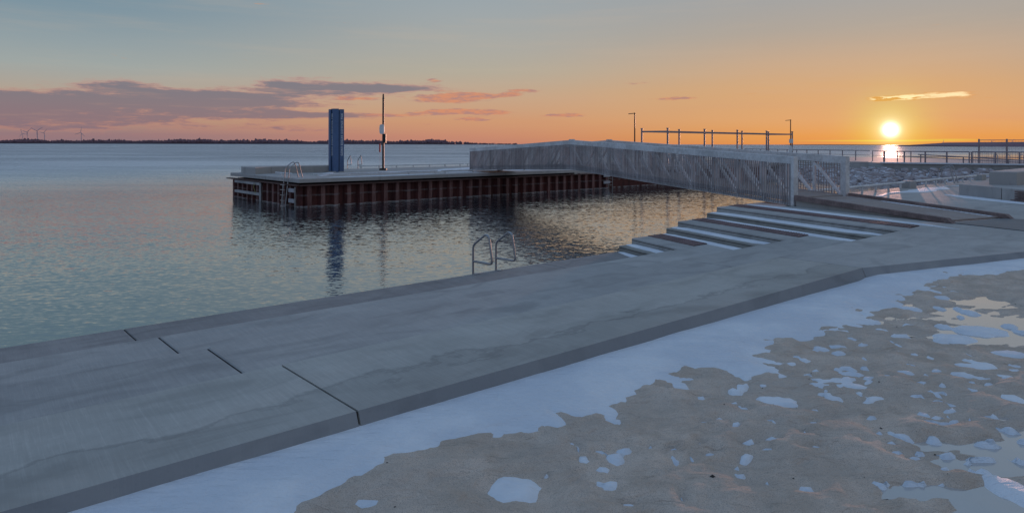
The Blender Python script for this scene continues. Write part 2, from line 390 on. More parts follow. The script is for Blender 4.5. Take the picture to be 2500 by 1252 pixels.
def sand_mat():
    m, t, b, pos, g = new_mat('frozen_sand')
    n = t.noise(pos, 3.2, 6, .6); grain = t.noise(pos, 190, 3, .8); g2 = t.noise(pos, 60, 4, .7); cr = t.noise(pos, .7, 4, .6)
    c = t.mix(t.sstep(n, .35, .66), (.58, .47, .38, 1), (.76, .62, .51, 1))
    c = t.mix(t.sstep(cr, .4, .65), c, t.mix(n, (.52, .44, .37, 1), (.70, .59, .50, 1)))
    c = t.mix(t.sstep(grain, .36, .50), (.33, .28, .24, 1), c)
    c = t.mix(t.math('MULTIPLY', t.sstep(g2, .60, .72), .55), c, (.80, .70, .60, 1))
    t.put(b.inputs['Base Color'], c); b.inputs['Roughness'].default_value = .92; b.inputs['Specular IOR Level'].default_value = .2
    rip = t.noise(t.mapping(pos, (3.2, 7.5, 1), rot=(0, 0, .5)), 1.0, 4, .55, .8); lump = t.noise(t.mapping(pos, (8, 13, 1), rot=(0, 0, .3)), 1.0, 3, .5, .5)
    hh = t.math('ADD', t.math('ADD', t.math('MULTIPLY', rip, .075), t.math('MULTIPLY', lump, .030)), t.math('ADD', t.math('MULTIPLY', grain, .004), t.math('MULTIPLY', g2, .006)))
    bump(t, b, hh, 1.0, 1.0); return m
M['sand'] = sand_mat()

WA, WB, WC = .05, .11, .36
def water_mat():
    m, t, b, pos, g = new_mat('lake_water')
    t.n.remove(b); out_ = [n for n in t.n if n.type == 'OUTPUT_MATERIAL'][0]
    df = t.n.new('ShaderNodeBsdfDiffuse'); df.inputs[0].default_value = (.022, .036, .045, 1)
    gl = t.n.new('ShaderNodeBsdfAnisotropic'); gl.inputs['Color'].default_value = (.96, .97, .97, 1); gl.inputs['Roughness'].default_value = .05
    calm = t.noise(t.mapping(pos, (.012, .05, 1), rot=(0, 0, R(-6))), 1.0, 4, .6, .8)     # streaks of calmer water
    px_, py_, pz_ = t.sep(pos)
    dq = t.math('ADD', t.math('MULTIPLY', px_, -.643), t.math('MULTIPLY', py_, .766))     # distance out from the quay
    fr_ = t.n.new('ShaderNodeFresnel'); fr_.inputs[0].default_value = 1.33
    mx = t.n.new('ShaderNodeMixShader'); t.l.new(t.math('POWER', fr_.outputs[0], t.math('ADD', .45, t.math('MULTIPLY', t.sstep(dq, 40.0, 200.0), .55))), mx.inputs[0]); t.l.new(df.outputs[0], mx.inputs[1]); t.l.new(gl.outputs[0], mx.inputs[2]); t.l.new(mx.outputs[0], out_.inputs[0])
    amp = t.math('MULTIPLY', t.math('ADD', .42, t.math('MULTIPLY', t.sstep(calm, .35, .68), .5)),
                 t.math('ADD', 1.0, t.math('MULTIPLY', t.sstep(dq, 8.0, 105.0), 7.0)))
    def wav(sc, rot, det, a, seed, dist=.4):
        n = t.n.new('ShaderNodeTexNoise'); t.l.new(t.mapping(pos, sc, (0, 0, R(rot)), (seed, seed * .7, 0)), n.inputs['Vector'])
        n.inputs['Scale'].default_value = 1.0; n.inputs['Detail'].default_value = det; n.inputs['Roughness'].default_value = .55; n.inputs['Distortion'].default_value = dist
        return t.vmath('MULTIPLY', t.vmath('SUBTRACT', n.outputs['Color'], (.5, .5, .5)), (a * .6, a, 0))
    v = t.vmath('ADD', wav((.35, 1.1, 1), -8, 1, WA, 3.0), t.vmath('ADD', wav((2.2, 6.0, 1), 12, 2, WB, 11.0), wav((6.0, 14, 1), -6, 2, WC, 23.0)))
    v = t.vmath('MULTIPLY', v, t.comb(amp, amp, 0.0))
    t.put(gl.inputs['Roughness'], t.math('ADD', .035, t.math('MULTIPLY', t.sstep(dq, 20.0, 120.0), .42)))
    nn_ = t.vmath('NORMALIZE', t.vmath('ADD', v, (0, 0, 1)))
    for k_ in (gl.inputs['Normal'], fr_.inputs['Normal']): t.l.new(nn_, k_)
    return m
M['water'] = water_mat()

def pile_mat(name, c0, c1):
    m, t, b, pos, g = new_mat(name)
    x, y, z = t.sep(pos)
    n = t.noise(t.mapping(pos, (4, 4, .9)), 1.0, 6, .65); f = t.noise(pos, 30, 4, .7); w = t.noise(t.mapping(pos, (2.2, 2.2, .1)), 1.0, 4, .6)
    c = t.mix(t.sstep(n, .35, .68), c0, c1)
    c = t.mix(t.math('MULTIPLY', t.sstep(f, .56, .7), .6), c, tuple(x_ * 1.9 for x_ in c1[:3]) + (1,))
    def line(z0, hw):
        d = t.math('ABSOLUTE', t.math('SUBTRACT', t.math('ADD', z, t.math('MULTIPLY', w, .10)), z0 + .05))
        return t.math('SUBTRACT', 1.0, t.sstep(d, hw * .3, hw))
    c = t.mix(t.math('MULTIPLY', line(.60, .06), t.math('MULTIPLY', t.sstep(w, .38, .6), .55)), c, (.22, .20, .20, 1))   # old ice and salt line
    c = t.mix(t.math('MULTIPLY', line(.02, .045), t.math('MULTIPLY', t.sstep(w, .36, .58), .85)), c, (.38, .36, .36, 1))
    t.put(b.inputs['Base Color'], c); b.inputs['Roughness'].default_value = .8; bump(t, b, t.math('ADD', n, f), .5, .01); return m
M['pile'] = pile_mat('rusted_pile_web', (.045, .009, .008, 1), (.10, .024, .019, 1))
M['pile_face_lit'] = pile_mat('rusted_pile_flange_lit', (.10, .040, .036, 1), (.20, .100, .088, 1))  # paler rust: sky light on the outward flanges is painted into the colour

def rock_mat():
    m, t, b, pos, g = new_mat('snow_dusted_rock')
    nx, ny, nz_ = t.sep(g.outputs['Normal'])
    n = t.noise(pos, 1.6, 5, .6); n2 = t.noise(pos, 7, 4, .6)
    c = t.mix(n, (.26, .215, .215, 1), (.42, .36, .36, 1))
    sf = t.sstep(t.math('ADD', nz_, t.math('MULTIPLY', t.math('SUBTRACT', n2, .5), .9)), .78, 1.06)
    t.put(b.inputs['Base Color'], t.mix(sf, c, (.58, .58, .62, 1))); b.inputs['Roughness'].default_value = .85; return m
M['rock'] = rock_mat()
def flat_mat(name, c0, c1, sc=.02, rough=.9):
    m, t, b, pos, g = new_mat(name); n = t.noise(pos, sc, 5, .6)
    t.put(b.inputs['Base Color'], t.mix(n, c0, c1)); b.inputs['Roughness'].default_value = rough
    b.inputs['Specular IOR Level'].default_value = .1; return m
M['wood_far'] = flat_mat('bare_trees_hazed', (.19, .125, .155, 1), (.27, .175, .205, 1), .02)  # haze tone of the distance mixed into the tree colour
M['shore_far'] = flat_mat('far_shore_ground', (.09, .07, .085, 1), (.14, .11, .12, 1), .01)
M['hill_far'] = flat_mat('far_hills_brown', (.20, .10, .055, 1), (.24, .12, .065, 1), .003)

# ------------------------------------------------------------------ layout of the place
W0 = Vector((-.754, 13.4)); E = Vector((.766, .643)); N = Vector((.643, -.766))   # quay edge origin, along, inland
NS = N + E * .042                        # the slab joints run a hair off square
def Q(s, n): p = W0 + E * s + NS * n; return (p.x, p.y)
def Q3(s, n, z): p = Q(s, n); return (p[0], p[1], z)
K = .2917 + .042
SK = [None, 4.46, 4.95, 6.37, 6.88, 8.25, 8.75]
def step(k, n): return (SK[k] - K * n, n)
Z4, Z3, Z2, Z1 = .65, .93, 1.21, 1.49
NN = [0, 1.8, 3.6, 5.42, 6.67]
SJ = [-30.9, -22.7, -14.4, -6.26, 1.84]
def front_n(s): return 6.67 if s < 1.84 else 6.67 + .313 * (s - 1.84)
BOT = -1.2; G = .009

# water: one sheet to the horizon
def make_water():
    xs = np.concatenate([-np.geomspace(60, 30000, 16)[::-1], np.linspace(-50, 70, 61), np.geomspace(80, 30000, 16)])
    ys = np.concatenate([[-2000, -300, -60], np.linspace(-20, 120, 71), np.geomspace(135, 40000, 18)])
    v = [(x, y, 0) for y in ys for x in xs]; nx = len(xs)
    f = [(j * nx + i, j * nx + i + 1, (j + 1) * nx + i + 1, (j + 1) * nx + i) for j in range(len(ys) - 1) for i in range(nx - 1)]
    b = MB(); b.add(v, f); b.build('water', M['water'], kind='structure', label='rippled grey blue lake water reaching the horizon')
make_water()

# ---- near quay: terraces and shallow steps
deck = thing('quay_terrace', 'broad grey concrete quay stepping down to the water in four long treads', None, Q3(0, 3, 0), kind='structure')
def slab(poly_sn, z, mat='deck', name='slab', bot=None, bev=.012, mats=None):
    MB().prism([Q(s, n) for s, n in poly_sn], BOT if bot is None else bot, z, bev=bev).build(name, M[mat], deck)
for i in range(len(SJ) - 1):
    a, b_ = SJ[i] + G, SJ[i + 1] - G
    slab([(a, 0), (b_, 0), (b_, 1.8 - .002), (a, 1.8 - .002)], Z4, 'deck_low')
    slab([(a, 1.8), (b_, 1.8), (b_, 3.598), (a, 3.598)], Z3)
    slab([(a, 3.6), (b_, 3.6), (b_, 5.418), (a, 5.418)], Z2)
    # top tread with its sloped front face
    A, B_ = Q(a, 5.42), Q(b_, 5.42); C_, D_ = Q(b_, 6.67), Q(a, 6.67); C2, D2 = Q(b_, 6.765), Q(a, 6.765)
    m = MB()
    m.add([(A[0], A[1], Z1), (B_[0], B_[1], Z1), (C_[0], C_[1], Z1), (D_[0], D_[1], Z1),
           (A[0], A[1], BOT), (B_[0], B_[1], BOT), (C2[0], C2[1], BOT), (D2[0], D2[1], BOT), (C2[0], C2[1], Z1 - .23), (D2[0], D2[1], Z1 - .23)],
          [(3, 2, 1, 0), (4, 5, 6, 7), (0, 1, 5, 4), (2, 3, 9, 8), (8, 9, 7, 6), (1, 2, 8, 6, 5), (3, 0, 4, 7, 9)])
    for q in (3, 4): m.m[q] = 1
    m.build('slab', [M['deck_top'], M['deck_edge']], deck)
    # joint filler strips between slabs
for sj in SJ[1:]:
    jj = MB()
    for z, n0, n1 in ((Z4, 0.01, 1.79), (Z3, 1.81, 3.59), (Z2, 3.61, 5.41), (Z1, 5.43, 6.66)):
        jj.prism([Q(sj - G, n0), Q(sj + G, n0), Q(sj + G, n1), Q(sj - G, n1)], BOT, z - .012)
    jj.build('joint_filler', M['rubber'], deck)
a = SJ[-1] + G
slab([(a, 0), step(1, 0), step(1, 1.798), (a, 1.798)], Z4, 'deck_low')
slab([(a, 1.8), step(2, 1.8), step(2, 0), (SK[3] - .0, 0), step(3, 3.598), (a, 3.598)], Z3)
slab([(a, 3.6), step(4, 3.6), step(4, 0), (SK[5], 0), step(5, 5.418), (a, 5.418)], Z2)
slab([step(1, 0.0), (SK[2] - .002, 0), step(2, 1.798), step(1, 1.798)], Z4 + .14, 'riser')
slab([(SK[3], 0), (SK[4] - .002, 0), step(4, 3.598), step(3, 3.598)], Z3 + .14, 'riser')
slab([(SK[5], 0), (SK[6] - .002, 0), step(6, 5.418), step(5, 5.418)], Z2 + .14, 'riser')
# upper deck: strip in front, then the wide deck beyond the last step (split by joints along the quay)
f = front_n
def top_slab(pts): slab(pts, Z1)
s6 = step(6, 5.42)
m = MB()
A, B_, C_, D_ = Q(a, 5.42), Q(s6[0], 5.42), Q(s6[0], f(s6[0])), Q(a, f(a))
C2, D2 = Q(s6[0], f(s6[0]) + .10), Q(a, f(a) + .10)
m.add([(A[0], A[1], Z1), (B_[0], B_[1], Z1), (C_[0], C_[1], Z1), (D_[0], D_[1], Z1), (A[0], A[1], BOT), (B_[0], B_[1], BOT), (C2[0], C2[1], BOT), (D2[0], D2[1], BOT), (C2[0], C2[1], Z1 - .23), (D2[0], D2[1], Z1 - .23)],
      [(3, 2, 1, 0), (4, 5, 6, 7), (0, 1, 5, 4), (2, 3, 9, 8), (8, 9, 7, 6), (1, 2, 8, 6, 5), (3, 0, 4, 7, 9)])
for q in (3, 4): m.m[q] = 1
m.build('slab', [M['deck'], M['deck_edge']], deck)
# gratings in the three wider treads sit in slots; deck behind
def front_slab(s0, s1):
    m = MB(); A, B_ = Q(s0, 5.424), Q(s1, 5.424); C_, D_ = Q(s1, f(s1)), Q(s0, f(s0)); C2, D2 = Q(s1, f(s1) + .10), Q(s0, f(s0) + .10)
    m.add([(A[0], A[1], Z1), (B_[0], B_[1], Z1), (C_[0], C_[1], Z1), (D_[0], D_[1], Z1), (A[0], A[1], BOT), (B_[0], B_[1], BOT), (C2[0], C2[1], BOT), (D2[0], D2[1], BOT), (C2[0], C2[1], Z1 - .23), (D2[0], D2[1], Z1 - .23)],
          [(3, 2, 1, 0), (4, 5, 6, 7), (0, 1, 5, 4), (2, 3, 9, 8), (8, 9, 7, 6), (1, 2, 8, 6, 5), (3, 0, 4, 7, 9)])
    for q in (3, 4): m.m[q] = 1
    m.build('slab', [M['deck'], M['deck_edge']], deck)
ss = [s6[0], 14.0, 22.0, 30.0, 38.0, 46.0]
for i in range(5): front_slab(ss[i] + (.0 if i == 0 else .006), ss[i + 1] - .006)
slab([step(6, 0), (14 - .006, 0), (14 - .006, 5.42), step(6, 5.418)], Z1)
for i in range(1, 5): slab([(ss[i] + .006, 0), (ss[i + 1] - .006, 0), (ss[i + 1] - .006, 5.42), (ss[i] + .006, 5.42)], Z1)

# nosing shade: dark bars standing in for the shadow line under each step edge
for k, n1, z in ((1, 1.79, Z4 + .14), (2, 1.79, Z3), (3, 3.59, Z3 + .14), (4, 3.59, Z2), (5, 5.41, Z2 + .14), (6, 5.41, Z1)):
    p0, p1 = step(k, .02), step(k, n1)
    rv = MB(); q0, q1 = Q(p0[0] - .004, p0[1]), Q(p1[0] - .004, p1[1])
    rv.beam((q0[0], q0[1], z - .045), (q1[0], q1[1], z - .045), .012, .009)
    rv.build('reveal_shade', M['rubber'], deck)

# gratings (brown slotted drains) set in the wide treads
for k, n1, z in ((2, 1.8, Z3), (4, 3.6, Z2), (6, 5.42, Z1)):
    gname = {2: 'short brown drain grating in the lowest wide step', 4: 'brown drain grating in the middle wide step', 6: 'longest brown drain grating in the uppermost step by the bridge foot'}[k]
    o0 = .62; o1 = 1.12
    g = thing('drain_grating', gname, 'grating', Q3(SK[k] + .8, .5, z), group='drain gratings in the steps')
    fr = MB(); c = [(SK[k] + o0, 0.03), (SK[k] + o1, 0.03), (SK[k] + o1 - K * (n1 - .02), n1 - .02), (SK[k] + o0 - K * (n1 - .02), n1 - .02)]
    fr.prism([Q(*p) for p in c], z + .002, z + .006); fr.build('tray', M['pit'], g)
    bars = MB(); cnt = int(n1 / .075)
    for i in range(cnt):
        nn = .06 + i * .075
        if nn > n1 - .06: break
        s0 = SK[k] + o0 - K * nn; s1 = SK[k] + o1 - K * nn
        bars.prism([Q(s0, nn), Q(s1, nn), Q(s1 - .012, nn + .042), Q(s0 - .012, nn + .042)], z + .006, z + .020)
    for oo in (o0, (o0 + o1) / 2, o1):
        q0, q1 = Q(SK[k] + oo, .03), Q(SK[k] + oo - K * (n1 - .02), n1 - .02)
        bars.beam((q0[0], q0[1], z + .012), (q1[0], q1[1], z + .012), .022, .02)
    bars.build('grating_bar', M['grate'], g, kind='stuff')

# snow strips on the treads: soft low drifts
def drift(name, pts, z, h, label, res=26, wob=.05, seed=0, mat='snow', across=7):
    """pts: list of (s, n_centre...) pairs: two edge polylines of plan points given as (p_left, p_right) rows"""
    b = MB(); rows = []
    rs = np.random.RandomState(seed); ph = rs.rand(8) * 6.28
    for i in range(res + 1):
        u = i / res; L, Rr = pts(u)
        L = Vector(L); Rr = Vector(Rr)
        wl = wob * (math.sin(u * 9 + ph[0]) * .5 + math.sin(u * 23 + ph[1]) * .3 + math.sin(u * 51 + ph[2]) * .2 + math.sin(u * 97 + ph[5]) * .15)
        wr = wob * (math.sin(u * 11 + ph[3]) * .5 + math.sin(u * 29 + ph[4]) * .3 + math.sin(u * 61 + ph[6]) * .25)
        d = (Rr - L); d = d.normalized() if d.length > 1e-6 else Vector((1, 0)); w = (Rr - L).length
        fade = min(1, u * 9, (1 - u) * 9)
        L2 = L + d * (wl * min(1, w / .3)); R2 = Rr + d * (wr * min(1, w / .3)); row = []
        for j in range(across):
            q = j / (across - 1); p = L2.lerp(R2, q)
            zz = z + .003 + h * (math.sin(math.pi * min(1, max(0, q))) ** .5) * max(.15, fade)
            if j in (0, across - 1): zz = z - .004
            row.append((p.x, p.y, zz))
        rows.append(row)
    v = [p for r_ in rows for p in r_]; f_ = [(i * across + j, i * across + j + 1, (i + 1) * across + j + 1, (i + 1) * across + j) for i in range(res) for j in range(across - 1)]
    b.add(v, f_, smooth=True)
    return b.build(name, M[mat], label=label, kind='stuff')
def strip_fn(k, w0, w1, n0, n1, off=0.0):
    """strip lying against riser k (on the tread below it), width w0 -> w1"""
    def fn(u):
        n = n0 + (n1 - n0) * u; w = (w0 + (w1 - w0) * u) * min(1, (1 - u) * 5 + .03)
        sR = SK[k] - K * n - .012 - off; return Q(sR - w, n), Q(sR, n)
    return fn
drift('snow', strip_fn(1, .12, .42, .1, 1.75), Z4, .03, 'short strip of snow at the foot of the lowest step', wob=.02, seed=1)
drift('snow', strip_fn(2, .28, .32, .04, 1.78), Z4 + .14, .03, 'strip of snow on the lowest narrow step', wob=.02, seed=2)
drift('snow', strip_fn(3, .26, .32, .04, 3.4), Z3, .03, 'strip of snow behind the lowest grating', wob=.02, seed=3)
drift('snow', strip_fn(4, .34, .36, .04, 3.55), Z3 + .14, .03, 'strip of snow on the second narrow step', wob=.02, seed=4)
drift('snow', strip_fn(5, .28, .32, .04, 5.2), Z2, .03, 'strip of snow behind the middle grating', wob=.02, seed=5)
drift('snow', strip_fn(6, .42, .44, .04, 5.4), Z2 + .14, .03, 'wide strip of snow on the uppermost narrow step', wob=.02, seed=6)
def s7(u):
    n = .15 + 6.0 * u; s = SK[6] + 1.42 - K * n; w = .34 * min(1, u * 12 + .2) * min(1, (1 - u) * 2.2)
    return Q(s - w * .35, n), Q(s + w * .65, n)
drift('snow', s7, Z1, .03, 'tapering strip of snow beside the upper grating and the ramp', wob=.03, seed=7)

# ------------------------------------------------------------------ footbridge
BL, BA, BR = Vector((-2.8, 44.8)), Vector((2.95, 32.3)), Vector((8.33, 19.4))
BW = Vector((.915, .403)); WID = 2.15
zL, zA, zR = 1.54, 2.05, 1.49; HT = 1.455
def bz(u): return zL + (zA - zL) * u * 2 if u < .5 else zA + (zR - zA) * (u - .5) * 2
def bp(u, side, h=0.0):
    p = (BL.lerp(BA, u * 2) if u < .5 else BA.lerp(BR, u * 2 - 1)) + BW * (WID * side)
    return Vector((p.x, p.y, bz(u) + h))
bridge = thing('footbridge', 'long galvanised steel truss footbridge rising to a low peak, from the pier to the quay', 'footbridge', (BA.x, BA.y, 0))
NP = 12
post_me = None
for side, sn in ((0, -1), (1, 1)):
    for u0, u1 in ((0, .5), (.5, 1)):
        a, b_ = bp(u0, side), bp(u1, side)
        MB().beam(a + Vector((0, 0, HT - .11)), b_ + Vector((0, 0, HT - .11)), .16, .22).build('top_chord', M['galv'], bridge)
        MB().beam(a + Vector((0, 0, .05)), b_ + Vector((0, 0, .05)), .12, .10).build('bottom_chord', M['galv'], bridge)
        MB().beam(a + Vector((0, 0, .20)), b_ + Vector((0, 0, .20)), .08, .14).build('floor_edge_beam', M['galv_dark'], bridge)
    c = bp(.5, side)
    cp = MB(); cp.beam(c + Vector((0, 0, .0)), c + Vector((0, 0, HT + .02)), .14, .12, up=(BW.x, BW.y, 0))
    cp.beam(c + Vector((-.05, .14, HT - .02)), c + Vector((.05, -.14, HT - .02)), .18, .12); cp.build('ridge_post', M['galv'], bridge)
    for half in (0, 1):
        for i in range(NP + 1):
            if half == 1 and i == 0: continue
            if half == 0 and i == NP: continue
            u = (half + i / NP) / 2; end = (half == 0 and i == 0) or (half == 1 and i == NP)
            p = bp(u, side); w = .19 if end else .08
            MB().beam(p + Vector((0, 0, .0 if not end else -.02)), p + Vector((0, 0, HT - (.22 if not end else 0.0))), w, w * .9, up=(BW.x, BW.y, 0)).build('end_post' if end else 'truss_post', M['galv'], bridge)
        for i in range(NP):
            u0 = (half + i / NP) / 2; u1 = (half + (i + 1) / NP) / 2
            if half == 0: A, B_ = bp(u0, side, .12), bp(u1, side, HT - .24)
            else: A, B_ = bp(u0, side, HT - .24), bp(u1, side, .12)
            MB().beam(A, B_, .07, .09, up=(BW.x, BW.y, 0)).build('diagonal', M['galv'], bridge)
# guard pickets on the outer faces
pk = MB(); pk.beam((0, 0, 0.0), (0, 0, HT - .23), .036, .020, up=(1, 0, 0)); pk_me = pk.mesh('picket', M['galv_dark'])
far = MB(); NPK = 300
d = (BR - BL).normalized(); rz = math.atan2(d.y, d.x) + R(90)
for i in range(NPK):
    u = (i + .5) / NPK
    p = bp(u, 0, .02) - Vector((BW.x, BW.y, 0)) * .095; inst('picket', pk_me, bridge, p, rz)
for i in range(270):
    u = (i + .5) / 270; q = bp(u, 1, .02) + Vector((BW.x, BW.y, 0)) * .095
    far.beam(q, q + Vector((0, 0, HT - .23)), .020, .020, up=(d.x, d.y, 0))
far.build('picket', M['galv_dark'], bridge, kind='stuff')
wires = MB()
for h in np.arange(.14, HT - .25, .085):
    for u0, u1 in ((0, .5), (.5, 1)):
        off = Vector((BW.x, BW.y, 0)) * .085; wires.beam(bp(u0, 1, h) + off, bp(u1, 1, h) + off, .008, .010)
wires.build('guard_wire', M['galv_dark'], bridge, kind='stuff')
# floor planks of the bridge
pl = MB(); pl.beam((-.06, .08, 0), (WID + .0, .08, 0), .135, .04); 
fl_me = MB().beam((.06, 0, 0), (WID - .06, 0, 0), .088, .04).mesh('floor_plank', M['plank'])
for i in range(280):
    u = (i + .5) / 280; p = bp(u, 0, .24); sl = math.atan((zA - zL) / 13.76) * (1 if u < .5 else -1)
    inst('floor_plank', fl_me, bridge, p, rot=(0, 0, math.atan2(BW.y, BW.x)))
# feet
for side in (0, 1):
    for u in (0, 1):
        p = bp(u, side); ft = MB(); ft.beam(p + Vector((-.2, 0, -.03)), p + Vector((.2, 0, -.03)), .34, .06)
        ft.build('bearing_foot', M['galv_dark'], bridge)

# ---- ramp from bridge to quay
RB = Vector((.403, -.915)); R0 = BR + RB * .14; RL = 4.3
ramp = thing('access_ramp', 'frosted plank ramp with brown timber kerbs leading off the bridge', 'ramp', (R0.x, R0.y, Z1))
RLf = 4.3
pk_me2 = MB().beam((-.02, 0, 0), (WID + .02, 0, 0), .134, .035).mesh('ramp_plank', M['plank'])
zr0, zr1 = 1.72, 1.515
for i in range(int(RL / .142)):
    s_ = .07 + i * .142; z = zr0 + (zr1 - zr0) * s_ / RL; p = R0 + RB * s_
    inst('plank', pk_me2, ramp, (p.x, p.y, z), math.atan2(BW.y, BW.x))
for side, ln in ((-.02, 4.42), (1.02, 4.42)):
    a2 = R0 + BW * (WID * side); b2 = a2 + RB * ln; nx_ = .07
    kb = MB(); w = BW * nx_
    z0, z1 = zr0, zr1
    P0 = [(a2 - w), (b2 - w), (b2 + w), (a2 + w)]
    kb.prism([(p.x, p.y) for p in P0], [z0 - .05, z1 - .02, z1 - .02, z0 - .05], [z0 + .10, z1 + .09, z1 + .09, z0 + .10])
    e2 = b2 + RB * .14
    kb.add([((b2 - w).x, (b2 - w).y, z1 - .02), ((b2 + w).x, (b2 + w).y, z1 - .02), ((b2 + w).x, (b2 + w).y, z1 + .09), ((b2 - w).x, (b2 - w).y, z1 + .09), ((e2 - w).x, (e2 - w).y, z1 - .02), ((e2 + w).x, (e2 + w).y, z1 - .02)],
           [(0, 4, 5, 1), (2, 3, 0, 1), (3, 2, 5, 4), (0, 3, 4), (1, 5, 2)])
    kb.build('kerb_timber', M['timber'], ramp)
# concrete bed under the ramp
a2 = R0 - BW * .04; b2 = a2 + RB * 3.9; c2 = R0 + BW * (WID + .04) + RB * 3.9; d2 = R0 + BW * (WID + .04)
MB().prism([(p.x, p.y) for p in (a2, b2, c2, d2)], Z1 - .02, [1.66, 1.495, 1.495, 1.66]).build('ramp_bed', M['block'], ramp)
# steel threshold plate on the deck
e0 = R0 + RB * 4.42; e1 = e0 + BW * WID
MB().prism([(p.x, p.y) for p in (e0, e1, e1 + RB * 2.2 + BW * 1.4, e0 + RB * 1.75 + BW * .0)], Z1 + .003, Z1 + .016).build('threshold_plate', M['plate'], org=(e0.x, e0.y, Z1), label='dark steel plate lying flat on the deck at the end of the ramp', cat='plate')
def sp(u):
    p = e0 + RB * 1.9 + BW * (.3 + 3.2 * u); q = p + RB * (.16 * math.sin(math.pi * u)); return (p.x, p.y), (q.x, q.y)
drift('snow', sp, Z1, .015, 'thin line of snow along the edge of the dark steel plate', seed=11, wob=.03)
def sp2(u):
    p = R0 + BW * (WID - .10) + RB * (1.2 + 3.0 * u); q = p - BW * (.09 + .05 * math.sin(u * 7)); return (q.x, q.y), (p.x, p.y)
dr = drift('snow', sp2, 0.0, .008, 'narrow line of snow lying on the ramp along its far kerb', seed=12, wob=.02)
for vtx in dr.data.vertices:
    rel = Vector((vtx.co.x, vtx.co.y)) - R0; vtx.co.z += zr0 + (zr1 - zr0) * (rel.dot(RB)) / RL + .016

# ------------------------------------------------------------------ ladders
def arc_pts(pts, r=.07, k=4):
    """round the corners of a polyline"""
    pts = [Vector(p) for p in pts]; out = [pts[0]]
    for i in range(1, len(pts) - 1):
        a_, p, b_ = pts[i - 1], pts[i], pts[i + 1]; u = (a_ - p); v = (b_ - p); rr = min(r, u.length * .45, v.length * .45)
        s_, e_ = p + u.normalized() * rr, p + v.normalized() * rr
        for j in range(k + 1):
            t_ = j / k; out.append(s_ * (1 - t_) ** 2 + p * 2 * t_ * (1 - t_) + e_ * t_ ** 2)
    out.append(pts[-1]); return out
def ladder(label, base, along, inward, z, wid, prof, loop, rung_z, r=.022, mat='stainless', stile_bot=-.6, name='swim_ladder'):
    """base: plan point of first stile at wall; prof: (inward, z) handrail outline"""
    root = thing(name, label, 'ladder', (base[0], base[1], z), group='steel swim ladders')
    al = Vector((along[0], along[1], 0)); iw = Vector((inward[0], inward[1], 0))
    for k in (0, 1):
        o = Vector((base[0], base[1], z)) + al * (wid * k)
        pts = [o + iw * n_ + Vector((0, 0, h_)) for n_, h_ in prof]
        m = MB(); m.tube(arc_pts(pts, .09), r, 10)
        if loop: m.tube([o + iw * loop[0][0] + Vector((0, 0, loop[0][1])), o + iw * loop[1][0] + Vector((0, 0, loop[1][1]))], r * .9, 8)
        m.build('handrail', M[mat], root)
        MB().prism([tuple((o + al * a_ + iw * b_).xy) for a_, b_ in ((-.05, -.03), (.05, -.03), (.05, .09), (-.05, .09))], z + .001, z + .012).build('base_plate', M[mat], root)
    for rzv in rung_z:
        o = Vector((base[0], base[1], rzv)) + iw * prof[0][0]
        MB().beam(o, o + al * wid, .07, .03).build('rung', M[mat], root)
    return root
near_prof = [(-.06, -1.3), (-.06, .58), (.36, .84), (.47, .80), (.58, .27), (-.04, .25)]
ladder('near steel ladder with two looped handrails on the lowest tread of the quay', Q(0.0, -.0), E, N, Z4, .60, near_prof, None, (.12, .38, .62), r=.023)
land_prof = [(-.10, -2.2), (-.06, .62), (.30, .84), (.42, .82), (.62, .02)]
pb = Q(27.4, 0); ladder('steel ladder arching over the far quay edge beside the concrete blocks', pb, E, N, Z1, .5, land_prof, None, (.3, .6, .9, 1.2), r=.022)

# ------------------------------------------------------------------ pier
C0 = Vector((-10.97, 34.0)); EP = Vector((.762, .648)); NL = Vector((-.676, .737)); NI = Vector((-.648, .762))
ZP = 1.47; ZC = 1.14
def PF(s, n): p = C0 + EP * s + NI * n; return (p.x, p.y)      # n inland from the front face
def PL(s, n=0): p = C0 + NL * s + EP * n; return (p.x, p.y)    # along the left end
pier = thing('pier', 'square ended pier of rusty corrugated sheet piling with a pale concrete deck', 'pier', (C0.x, C0.y, 0))
# core, deck slabs
core = MB(); core.prism([PF(.3, .35), PF(66, .35), PF(66, 11.2), PF(4.2, 11.1), PL(9.85, .35)], BOT, ZC)
core.build('core', M['pile'], pier)
cuts = [0, 4.6, 9.2, 13.8, 18.4, 20.3]
Lw = 10.0
for i in range(len(cuts) - 1):
    s0, s1 = cuts[i], cuts[i + 1]
    if i == 0: poly = [PL(0, -.05), PF(s1 - .01, -.05), PF(s1 - .01, 1.5), PL(1.53, -.05)]
    else: poly = [PF(s0 + .01, -.05), PF(s1 - .01, -.05), PF(s1 - .01, 1.5), PF(s0 + .01, 1.5)]
    MB().prism(poly, ZP - .21, ZP, bev=.02).build('edge_slab', M['block'], pier)
lcuts = [1.54, 4.4, 7.2, 9.95]
for i in range(3):
    l0, l1 = lcuts[i], lcuts[i + 1]
    MB().prism([PL(l0 + .01, -.05), PL(l1, -.05), PL(l1, 2.0), PL(l0 + .01, 2.0)], ZP - .21, ZP, bev=.02).build('edge_slab', M['block'], pier)
MB().prism([PF(1.8, 1.51), PF(66, 1.51), PF(66, 11.4), PF(5.2, 11.35), PL(9.95, 2.01), PL(1.58, 2.01)], ZP - .27, ZP - .012).build('deck', M['deck'], pier)
MB().prism([PL(9.97, .4), PL(10.5, .6), PF(4.4, 11.3), PF(5.1, 11.3), PL(9.97, 2.0)], ZP - .21, ZP - .03, bev=.02).build('edge_slab', M['block'], pier)
MB().prism([PF(20.32, .1), PF(66, .1), PF(66, 1.5), PF(20.32, 1.5)], ZP - .27, ZP - .02).build('deck', M['deck'], pier)
